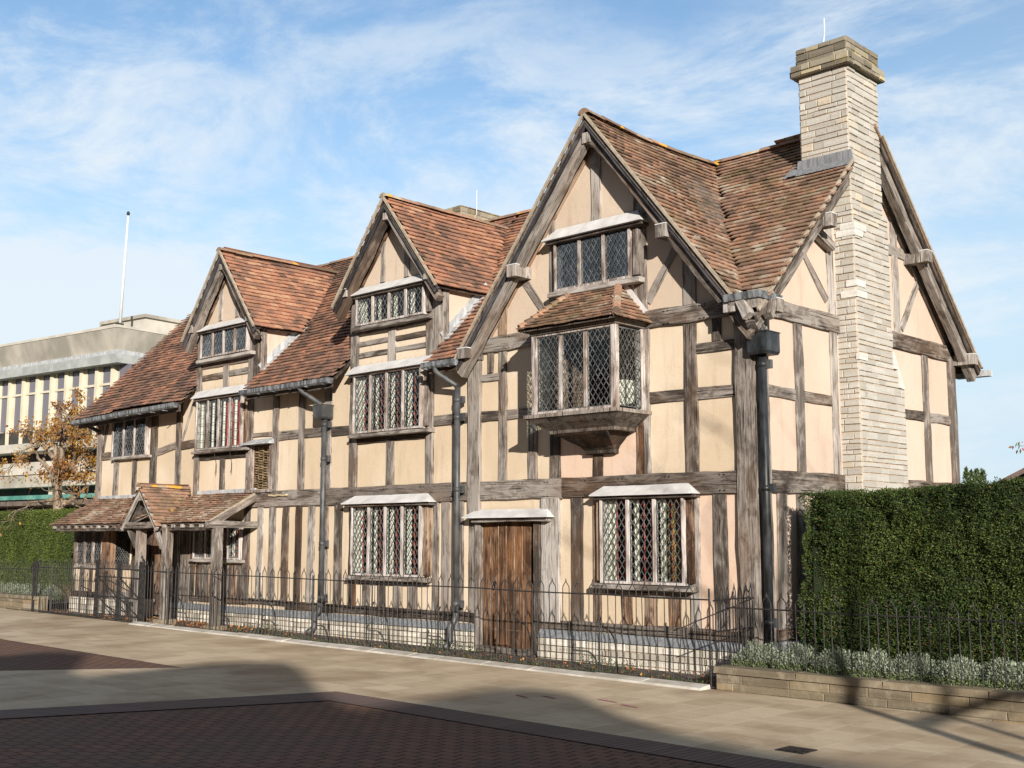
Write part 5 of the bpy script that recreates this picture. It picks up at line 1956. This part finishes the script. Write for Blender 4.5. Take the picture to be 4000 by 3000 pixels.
for i, x in enumerate((-13.66, -12.83, -12.02)):
    P_ = MB()
    z = gz(x)
    P_.box(x - .033, x + .033, FY - .033, FY + .033, z - .02, z + 1.06)
    P_.box(x - .042, x + .042, FY - .042, FY + .042, z + 1.06, z + 1.08)
    P_.tube(curve([(x, FY, z + 1.08), (x + .0, FY, z + 1.16), (x - .03, FY, z + 1.18), (x - .045, FY, z + 1.14)]), .012, 6)
    P_.box(x - .04, x + .04, FY - .042, FY + .042, z + .68, z + .74)
    tag(P_.build('gate_post', M['iron']), ['black iron gate post nearest the projecting window room', 'black iron gate post in the middle of the gate', 'black iron gate post nearest the long railing'][i], 'gate post', 'posts of the iron gate')

# ------------------------------------------------------------------ low stone walls, planting, hedges


def lowwall(x0, x1, label, y=-.95, h=.24):
    t = thing('stone_wall', ((x0 + x1) / 2, y, gz((x0 + x1) / 2)), label, 'low wall')
    b = MB()
    L = x1 - x0
    zb = min(gz(x0), gz(x1)) - .02
    H2 = h + abs(gz(x0) - gz(x1)) + .02
    stones('', (x0, y, zb), (1, 0, 0), (0, 0, 1), (0, -1, 0), L, H2 - .07, None, None, b=b, ch=.09, sl=(.35, .8), depth=.008, jit=.002)
    if x0 > 0:
        stones('', (x0, y + .2, zb), (0, -1, 0), (0, 0, 1), (-1, 0, 0), .2, H2 - .07, None, None, b=b, ch=.09, sl=(.2, .3), depth=.008, jit=.002)
    b.build('stonework', M['stone_wall'], t)
    c = MB()
    c.box(x0, x1, y, y + .2, zb, zb + H2 - .07)
    c.build('core', M['stone_wall'], t)
    c = MB()
    x = x0 - .02
    while x < x1:
        l = min(random.uniform(.7, 1.1), x1 - x + .02)
        if x1 - x - l < .2:
            l = x1 - x
        zz = zb + H2 - .07
        o_ = random.uniform(-.006, .006)
        c.hexa([(x + .003, y - .03 + o_, zz + .002), (x + l - .003, y - .03 + o_, zz + .002), (x + l - .003, y + .23, zz + .002), (x + .003, y + .23, zz + .002),
                (x + .01, y - .02 + o_, zz + .07), (x + l - .01, y - .02 + o_, zz + .07), (x + l - .01, y + .23, zz + .07), (x + .01, y + .23, zz + .07)], random.random() * .6)
        x += l
    c.build('coping', M['stone_wall'], t)


lowwall(.06, 9.0, 'low golden stone wall with rounded coping at the right')
lowwall(-26.0, -16.1, 'low golden stone wall at the far left edge')
for x0, x1 in ((.06, 9), (-26, -16.1)):
    b = MB()
    b.quad(*[(x, y, .22 + gz(x) * .6) for x, y in ((x0, -.76), (x1, -.76), (x1, 1.9), (x0, 1.9))])
    tag(b.build('planting_bed', M['soil']), kind='structure')


def silver(x0, x1, dens, label, z0=.24, zf=lambda x: .52):
    """bushes of silvery leaves, one plant each half metre"""
    nb = int((x1 - x0) / .42)
    for i in range(nb):
        cx = x0 + (i + .5) * (x1 - x0) / nb + random.uniform(-.05, .05)
        cy = -.52 + random.uniform(-.04, .04)
        t = thing('silver_shrub', (cx, cy, z0), label[0] if i else label[1], 'shrub', 'row of silver leaved shrubs ' + label[2])
        n = dens
        u = RNG.normal(0, 1, (n, 3))
        u /= np.linalg.norm(u, axis=1)[:, None]
        u[:, 2] = np.abs(u[:, 2])
        ht = zf(cx) - z0
        rr = RNG.uniform(.55, 1.0, n)[:, None]
        lump = np.array([1 + .28 * noise.noise((float(a[0]) * 2 + i * 5, float(a[1]) * 2, float(a[2]) * 2)) for a in u])[:, None]
        P = np.array([[cx, cy, z0]]) + u * rr * lump * np.array([[.29, .27, ht]])
        D = u * .7 + np.array([[0, 0, .6]])
        col = RNG.uniform(0, 1, n)
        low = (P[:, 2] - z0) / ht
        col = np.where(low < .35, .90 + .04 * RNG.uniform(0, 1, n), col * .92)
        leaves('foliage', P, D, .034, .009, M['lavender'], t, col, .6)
        b = MB()
        for k in range(8):
            a = k * .8
            b.tube([(cx + .03 * math.cos(a), cy + .03 * math.sin(a), z0 - .02), (cx + .14 * math.cos(a), cy + .14 * math.sin(a), z0 + ht * .55)], [.008, .004], 4)
        b.build('stems', M['bark'], t)


silver(.15, 6.6, 6500, ['silver leaved shrub spilling over the low wall before the right hedge', 'leftmost silver leaved shrub at the end of the right stone wall', 'on the right wall'])
silver(-24, -16.3, 2600, ['pale silver shrub on the low wall at the far left', 'pale silver shrub furthest left on the far wall', 'on the far left wall'], z0=.36, zf=lambda x: .66)


def hedge(name, label, x0, x1, y0, y1, z0, zt, n, mat, lsize=.04, bulge=.12):
    t = thing(name, ((x0 + x1) / 2, (y0 + y1) / 2, z0), label, 'hedge')
    P = []
    D = []

    def lump(a, b_):
        return .07 * noise.noise((a * 1.9, b_ * 2.2, 1)) + .05 * noise.noise((a * 6, b_ * 7, 5)) + .035 * noise.noise((a * 15, b_ * 16, 9))
    A = [(x1 - x0) * (zt(x0) - z0), (y1 - y0) * (zt(x0) - z0), (x1 - x0) * (y1 - y0) * .4]
    tot = sum(A)
    for _ in range(n):
        r = random.random() * tot
        dp = abs(random.gauss(0, .03))
        if r < A[0]:
            x = random.uniform(x0, x1)
            z = random.uniform(z0, zt(x))
            bl = bulge * (1 - (z - z0) / (zt(x) - z0)) * .8
            lo = max(0.0, 0.3 - (x - x0)) * .9
            P.append((x, y0 - bl - lump(x, z) + dp + lo * .35, z))
            D.append((0, -1, .25))
        elif r < A[0] + A[1]:
            y = random.uniform(y0, y1)
            z = random.uniform(z0, zt(x0))
            hh = (z - z0) / (zt(x0) - z0)
            bl = bulge * (1 - abs(hh - .28) * 1.6)
            P.append((x0 - bl - lump(y + 7, z) * 1.3 + dp, y, z))
            D.append((-1, 0, .25))
        else:
            x = random.uniform(x0, x1)
            y = random.uniform(y0, y1)
            P.append((x, y, zt(x) + lump(x, y + 20) * .6 - dp))
            D.append((0, 0, 1))
    P = np.array(P)
    D = np.array(D)
    cc = np.array([min(1, max(0, random.random() * .8 + .5 * noise.noise((p[0] * 1.3, p[1], p[2] * 1.6)) + .12)) for p in P])
    cc = np.where(RNG.uniform(0, 1, len(P)) < .012 + .04 * (P[:, 2] < z0 + .5), .995, cc * .975)
    leaves('foliage', P, D, lsize, lsize * .42, mat, t, cc, .7)
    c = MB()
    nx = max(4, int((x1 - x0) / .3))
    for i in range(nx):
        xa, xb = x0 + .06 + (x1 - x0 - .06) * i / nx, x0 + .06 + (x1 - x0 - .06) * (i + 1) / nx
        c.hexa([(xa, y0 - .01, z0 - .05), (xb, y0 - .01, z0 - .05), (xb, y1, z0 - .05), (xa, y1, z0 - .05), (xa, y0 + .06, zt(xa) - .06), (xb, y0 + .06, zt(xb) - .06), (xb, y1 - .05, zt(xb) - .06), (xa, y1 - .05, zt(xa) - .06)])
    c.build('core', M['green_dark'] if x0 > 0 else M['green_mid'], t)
    return t


hedge('hedge', 'tall dark clipped yew hedge standing right of the house end', .44, 7.6, .35, 1.5, .26, lambda x: 2.15 + .045 * max(0, min(x - 1.3, 2)), 210000, M['yew'], .030)
hedge('hedge', 'light green clipped hedge at the far left behind the railing', -27.0, -16.55, .42, 1.3, .35, lambda x: 2.25, 90000, M['yew_pale'], .038, .03)
# dead stems below the left hedge
t = thing('bare_shrub', (-16.6, .2, .15), 'low brown bare shrub between the far left hedge and the projecting room', 'shrub')
n = 900
P = np.stack([RNG.uniform(-17.3, -15.95, n), RNG.uniform(-.1, .4, n), RNG.uniform(.15, .5, n)], 1)
leaves('twigs', P, np.tile([[0, 0, 1.0]], (n, 1)), .22, .008, M['twig'], t, None, .3)

# fallen leaves and weeds in the strip behind the railing
n = 900
xs = np.concatenate([RNG.uniform(-14.2, -9.2, 620), RNG.uniform(-9, 0, 180), RNG.uniform(-17, -14.5, 100)])
P = np.stack([xs, RNG.uniform(-.92, -.15, n), .075 - .0068 * xs + RNG.uniform(0, .02, n)], 1)
lf = leaves('fallen_leaves', P, RNG.normal(0, 1, (n, 3)) * [1, 1, .15], .045, .032, M['litter'], None, None, .1)
tag(lf, kind='stuff')
wd = 1600
xs = np.concatenate([RNG.uniform(-9.5, -.1, 900), RNG.uniform(-5.2, -4.2, 260), RNG.uniform(-9.7, -8.8, 240), RNG.uniform(-2.2, -1.4, 200)])
P = np.stack([xs, np.concatenate([RNG.uniform(-.93, -.7, 900), RNG.uniform(-.5, -.1, 260), RNG.uniform(-.6, -.2, 240), RNG.uniform(-.7, -.3, 200)]), .06 - .0068 * xs + np.concatenate([RNG.uniform(0, .02, 900), RNG.uniform(0, .12, 700)])], 1)
we = leaves('weeds', P, np.tile([[0, 0, 1.0]], (wd, 1)), .036, .014, M['weedleaf'], None, None, .8)
tag(we, kind='stuff')

# ------------------------------------------------------------------ trees


def branches(b, p, d, L, r, depth, tips, gnarl=.35, spread=.7, ratio=.72, n=4, upb=.05):
    pts = [p]
    rads = [r]
    for i in range(n):
        d = (d + Vector((random.gauss(0, gnarl), random.gauss(0, gnarl), random.gauss(0, gnarl) + upb))).normalized()
        p = p + d * (L / n)
        pts.append(p)
        rads.append(r * (1 - .35 * (i + 1) / n))
    b.tube(pts, rads, 7 if r > .03 else 4)
    if depth == 0:
        tips += pts[1:]
        return
    for k in range(random.choice((2, 3))):
        j = random.choice((len(pts) - 1, len(pts) - 1, len(pts) - 2))
        nd = (d + Vector((random.gauss(0, spread), random.gauss(0, spread), random.gauss(0, spread)))).normalized()
        branches(b, pts[j], nd, L * ratio * random.uniform(.8, 1.2), rads[j] * .72, depth - 1, tips, gnarl, spread, ratio, n, upb)


random.seed(21)
t = thing('autumn_tree', (-19.0, .75, .1), 'gnarled tree with yellow and brown autumn leaves beyond the far left hedge', 'tree')
b = MB()
tips = []
b.tube([(-18.9, .75, 0), (-18.92, .72, 1.2), (-18.95, .72, 2.3), (-19.05, .7, 2.9), (-19.1, .7, 3.2)], [.15, .13, .12, .11, .10], 8)
for p0, d0, L, r in [((-19.0, .7, 2.7), (-.6, -.3, .5), 1.0, .08), ((-19.1, .7, 3.1), (.3, .2, 1), 1.0, .08), ((-19.1, .7, 3.1), (-.5, -.1, .8), .9, .07), ((-18.95, .72, 2.35), (.8, .35, .35), .8, .05), ((-18.95, .72, 2.5), (.9, .4, -.1), .6, .04), ((-19.05, .7, 2.9), (.6, .3, .7), .9, .07), ((-18.98, .7, 2.5), (-.9, -.35, .1), .9, .05), ((-19.1, .7, 3.1), (.1, .0, 1), 1.1, .06)]:
    branches(b, Vector(p0), Vector(d0).normalized(), L, r, 5, tips, .32, .75, .68, 3, .0)
b.build('trunk', M['bark'], t)
T = [p for p in tips if (p.z > 3.0 or random.random() < .08) and random.random() < .85]
T = [p for p in T if noise.noise((p.x * 1.5, p.y * 1.5, p.z * 1.5)) > -.12]
P = []
for p in T:
    for _ in range(5):
        P.append((p.x + random.gauss(0, .07), p.y + random.gauss(0, .06), p.z + random.gauss(0, .06)))
P = np.array(P)
col = np.array([min(1, max(0, .38 + .9 * noise.noise((p[0] * 1.1 + 4, p[1], p[2] * 1.1)) + random.gauss(0, .2))) for p in P])
leaves('crown', P, np.tile([[0, 0, -1.0]], (len(P), 1)), .075, .05, M['autumn'], t, col, .9)

random.seed(5)
t = thing('conifer', (-8.9, 28.1, 0), 'small dark conifer top showing above the right hedge', 'tree')
b = MB()
b.tube([(-8.9, 28.1, -.1), (-8.9, 28.1, 3.3)], [.15, .04], 7)
b.build('trunk', M['bark'], t)
P = []
for i in range(5200):
    h = random.random()
    sub = random.choice([(-.25, 3.95), (-.08, 3.85), (.1, 3.9), (.28, 3.9)])
    z = 1.2 + (sub[1] - 1.2) * h
    rr = (.50 * (1 - h) ** .8) + .02
    a = random.uniform(0, 6.283)
    r = rr * random.uniform(.5, 1)
    P.append((-8.9 + sub[0] * .75 + r * math.cos(a), 28.1 + r * math.sin(a) + sub[0] * .75, z))
P = np.array(P)
leaves('crown', P, np.tile([[0, 0, 1.0]], (len(P), 1)), .12, .04, M['yew'], t, None, .5)
# spray of a small tree at the right edge, trunk outside the frame
t = thing('leafy_tree', (2.9, 4.2, 0), 'leafy branch tips with reddish leaves at the right edge above the hedge', 'tree')
b = MB()
tips = []
b.tube([(3.0, 4.3, 0), (2.98, 4.25, 1.5), (2.9, 4.2, 2.6), (2.85, 4.2, 3.3)], [.06, .05, .04, .03], 7)
for p0, p1 in (((2.9, 4.2, 2.7), (1.60, 3.72, 2.80)), ((2.95, 4.2, 2.3), (1.9, 3.85, 2.62)), ((2.9, 4.2, 2.9), (1.95, 3.8, 3.05))):
    p0, p1 = Vector(p0), Vector(p1)
    pts = [p0.lerp(p1, k / 8) + Vector((0, 0, .05 * math.sin(k) - .03 * (k / 8) ** 2)) for k in range(9)]
    b.tube(pts, [.014 * (1 - k / 10) for k in range(9)], 5)
    tips += [q + Vector((random.gauss(0, .05), random.gauss(0, .05), random.gauss(0, .04))) for q in pts[3:] for _ in range(9)]
branches(b, Vector((2.85, 4.2, 3.3)), Vector((.3, .1, 1)), .7, .03, 3, tips)
b.build('trunk', M['bark'], t)
P = np.array([tuple(p) for p in tips])
leaves('crown', P, np.tile([[0, 0, -1.0]], (len(P), 1)), .07, .028, m_leaf('berry_leaf', [(0, (.05, .08, .02)), (.6, (.12, .15, .04)), (.85, (.35, .04, .06)), (1, (.45, .06, .08))]), t, None, .5)

# far house roof at the right edge
t = thing('distant_house', (-5.5, 31.0, 0), 'distant brown tiled roof just visible above the right hedge at the frame edge', 'house')
b = MB()
b.box(-8.2, -1.0, 29.2, 35, 0, 3.3)
b.build('wall', M['brickred'], t)
b = MB()
A0, A1, A2 = (-8.55, 28.6, 3.42), (-5.2, 28.6, 5.0), (-0.6, 28.6, 3.3)
B0, B1, B2 = (-8.55, 36, 3.42), (-5.2, 36, 5.0), (-0.6, 36, 3.3)
b.quad(A0, A1, B1, B0)
b.quad(A1, A2, B2, B1)
for p, q in ((A0, A1), (A1, A2)):
    p, q = Vector(p), Vector(q)
    b.quad(p, q, q - Vector((0, 0, .18)), p - Vector((0, 0, .18)))
b.build('roof', m_simple('brown_roof', (.13, .09, .08), (.2, .14, .12), 3), t)
b = MB()
b.poly([(-8.2, 28.75, 3.2), (-5.2, 28.75, 4.75), (-1, 28.75, 3.2)])
b.build('gable', M['mortar'], t)

# ------------------------------------------------------------------ modern concrete building at left
MBL = thing('concrete_building', (-30.2, 7.9, 0), 'modern pale concrete building with vertical window fins behind the left tree', 'building')
an = math.radians(187.45)
ax = Vector((math.cos(an), math.sin(an), 0))      # along the long front, to the left
bx = Vector((math.cos(an - math.pi / 2), math.sin(an - math.pi / 2), 0))   # into depth
if bx.y < 0:
    bx = -bx
C0 = Vector((-30.25, 7.88, 0))


def mb3(m, s0, s1, d0, d1, z0, z1, slant=0.0):
    P = []
    for z, sl in ((z0, slant), (z1, 0)):
        for s_, d_ in ((s0 + sl, d0 + sl), (s1, d0 + sl), (s1, d1), (s0 + sl, d1)):
            q = C0 + ax * s_ + bx * d_
            P.append((q.x, q.y, z))
    m.hexa(P)


LW = 26
m = MB(); mb3(m, -.1, LW, -.1, 14, 8.12, 8.86, .28); m.build('parapet', M['concrete'], MBL)
m = MB(); mb3(m, -.12, LW, -.12, 14, 8.86, 8.95); m.build('coping', M['concrete_lt'], MBL)
m = MB(); mb3(m, .10, LW, .10, 14, 7.98, 8.12); m.build('lead_band', M['lead'], MBL)
m = MB(); mb3(m, .05, LW, .05, 14, 7.66, 7.98); m.build('frieze', M['grey_band'], MBL)
m = MB(); mb3(m, .55, LW, .55, 13.5, 0, 7.66); m.build('core', M['concrete_lt'], MBL)
m = MB(); mb3(m, -.25, LW, -.25, 14, 4.74, 5.05); m.build('balcony_slab', M['concrete_lt'], MBL)
m = MB(); mb3(m, .45, LW, .42, 1, 5.05, 5.62); m.build('dark_panel', M['darkpanel'], MBL)
m = MB(); mb3(m, .52, LW, .50, 1, 4.38, 4.74); m.build('dark_panel', M['darkpanel'], MBL)
m = MB(); mb3(m, .30, LW, .25, 14, 3.95, 4.4); m.build('concrete_band', M['concrete_lt'], MBL)
m = MB(); mb3(m, -.1, LW, -.1, 14, 3.45, 3.88); m.build('concrete_band', M['concrete'], MBL)
m = MB(); mb3(m, .52, LW, .50, 1, 2.2, 3.45); m.build('dark_panel', M['darkpanel'], MBL)
m = MB(); mb3(m, -1.2, LW, -1.6, 1, 2.92, 3.06); m.build('canopy', M['copper'], MBL)
m = MB(); mb3(m, -1.1, LW, -1.5, 1, 2.72, 2.92); m.build('canopy_edge', M['oak_dark'], MBL)
m = MB(); mb3(m, 3.4, 4.2, .3, 1, 0, 4.0); m.build('column', M['concrete_lt'], MBL)
m = MB(); mb3(m, 4.6, 8, .35, .6, 1.2, 2.6); m.build('brick_panel', M['brickred'], MBL)
Mwin = MatB('tinted_window', .15, .6)
Mwin.color((.15, .145, .17))
for i in range(26):
    s0 = .75 + i * .93
    m = MB()
    mb3(m, s0 + .36, s0 + .72, .50, .6, 5.62, 7.66)
    o = m.build('window', Mwin.m, MBL)
    m = MB()
    mb3(m, s0 + .12, s0 + .93, .44, .52, 6.98, 7.06)
    mb3(m, s0 + .12, s0 + .93, .44, .52, 5.58, 5.64)
    mb3(m, s0 + .72, s0 + .90, .47, .58, 5.62, 7.66)
    m.build('window_frame', M['cream'], o)
    m = MB()
    mb3(m, s0 - .05, s0 + .10, .36, .6, 5.05, 7.66)
    m.build('fin', M['cream'], MBL)
m = MB()
mb3(m, -.0, .52, .5, .62, 5.62, 7.66)
m.build('window', Mwin.m, MBL)
m = MB()
mb3(m, .48, .56, .6, 13, 5.62, 7.66)
m.build('window', Mwin.m, MBL)
m = MB(); mb3(m, 1.5, 4.4, 2.2, 9, 8.9, 9.72); m.build('roof_box', M['concrete_lt'], MBL)
m = MB(); mb3(m, 1.4, 4.2, 2.1, 9, 9.72, 9.84); m.build('roof_box_coping', M['concrete'], MBL)
fp = thing('flagpole', (-30.95, 8.3, 8.9), 'tall thin white flagpole on the roof of the concrete building', 'flagpole')
b = MB()
b.tube([(-30.95, 8.3, 8.95), (-30.60, 8.25, 13.0)], [.055, .035], 8)
b.build('pole', M['white'], fp, True)
b = MB()
b.box(-31.05, -30.85, 8.2, 8.4, 8.93, 9.15)
b.build('base', M['iron'], fp)
b = MB()
b.tube([(-30.60, 8.25, 13.0), (-30.6, 8.25, 13.03), (-30.6, 8.25, 13.08), (-30.6, 8.25, 13.13), (-30.6, 8.25, 13.16)], [.03, .05, .06, .045, .01], 10)
b.build('finial', M['iron'], fp, True)

# ------------------------------------------------------------------ across the street, behind the camera
SY = -19.0
rows = [
    ('red brick terrace with a raised gablet, left end of the facing row', [(-62, 7.1), (10.2, 7.05), (10.9, 7.1), (11.5, 7.5), (12.4, 7.6), (12.75, 7.05), (14.15, 6.92)], M['brickred']),
    ('cream rendered house with a tall rounded gable in the facing row', [(14.16, 6.95), (14.45, 7.2), (14.6, 7.55), (15.2, 7.85), (15.9, 8.05), (16.8, 8.22), (17.1, 8.1), (17.3, 7.8), (17.5, 7.5), (17.8, 7.3), (18.4, 7.28)], M['cream']),
    ('brown brick house with a sloping gable in the facing row', [(18.41, 7.3), (19.0, 7.42), (19.6, 7.65), (19.95, 8.02), (20.5, 8.28), (21.1, 8.42), (21.8, 8.42), (21.92, 8.0), (22.3, 7.8), (23, 7.72), (24.5, 7.7), (34, 7.7)], M['brickred'])]
for lb, pr, mt in rows:
    xm = (pr[0][0] + pr[-1][0]) / 2
    t = thing('street_house', (xm, SY, 0), lb, 'house')
    b = MB()
    for (xa, za), (xb, zb) in zip(pr[:-1], pr[1:]):
        b.quad((xa, SY, -.5), (xb, SY, -.5), (xb, SY, zb), (xa, SY, za))
        b.quad((xa, SY, za), (xb, SY, zb), (xb, SY - 6, zb - .3), (xa, SY - 6, za - .3))
        b.quad((xa, SY - 6, -.5), (xb, SY - 6, -.5), (xb, SY - 6, zb - .3), (xa, SY - 6, za - .3))
    for (xa, za) in (pr[0], pr[-1]):
        b.quad((xa, SY, -.5), (xa, SY - 6, -.5), (xa, SY - 6, za - .3), (xa, SY, za))
    b.build('wall', mt, t)
    x = max(pr[0][0], -30) + 1
    while x < pr[-1][0] - 1:
        for z in (1.0, 3.9):
            m = MB()
            m.box(x, x + .9, SY - .02, SY + .06, z, z + 1.4)
            o = m.build('window', M['white'], t)
            g = MB()
            g.quad((x + .06, SY + .065, z + .06), (x + .84, SY + .065, z + .06), (x + .84, SY + .065, z + 1.34), (x + .06, SY + .065, z + 1.34))
            g.build('pane', Mwin.m, o)
        x += 2.2
# street tree right of the frame: throws the stripes over the paving and hedge
random.seed(11)
t = thing('street_tree', (11.6, -8.2, 0), 'bare street tree beside the camera, outside the frame', 'tree')
b = MB()
tips = []
for (x, y), r, top in (((10.35, -7.43), .085, (10.6, -7.2, 6.2)), ((12.2, -8.13), .06, (12.3, -8.0, 6.0))):
    b.tube([(x, y, -.05), (x + .03, y + .02, 1.5), (x - .02, y, 3.2), top], [r * 1.1, r, r * .8, r * .4], 8)
    for k in range(3):
        branches(b, Vector((x, y, 3.4 + .8 * k)), Vector((random.gauss(0, .6), random.gauss(0, .6), .6)).normalized(), 1.5, r * .4, 2, tips, .15, .4)
b.tube([(10.36, -7.43, 2.9), (11.3, -7.0, 3.3), (12.6, -6.3, 3.2), (13.6, -5.4, 3.0)], [.07, .06, .045, .02], 6)
b.build('trunk', M['bark'], t)
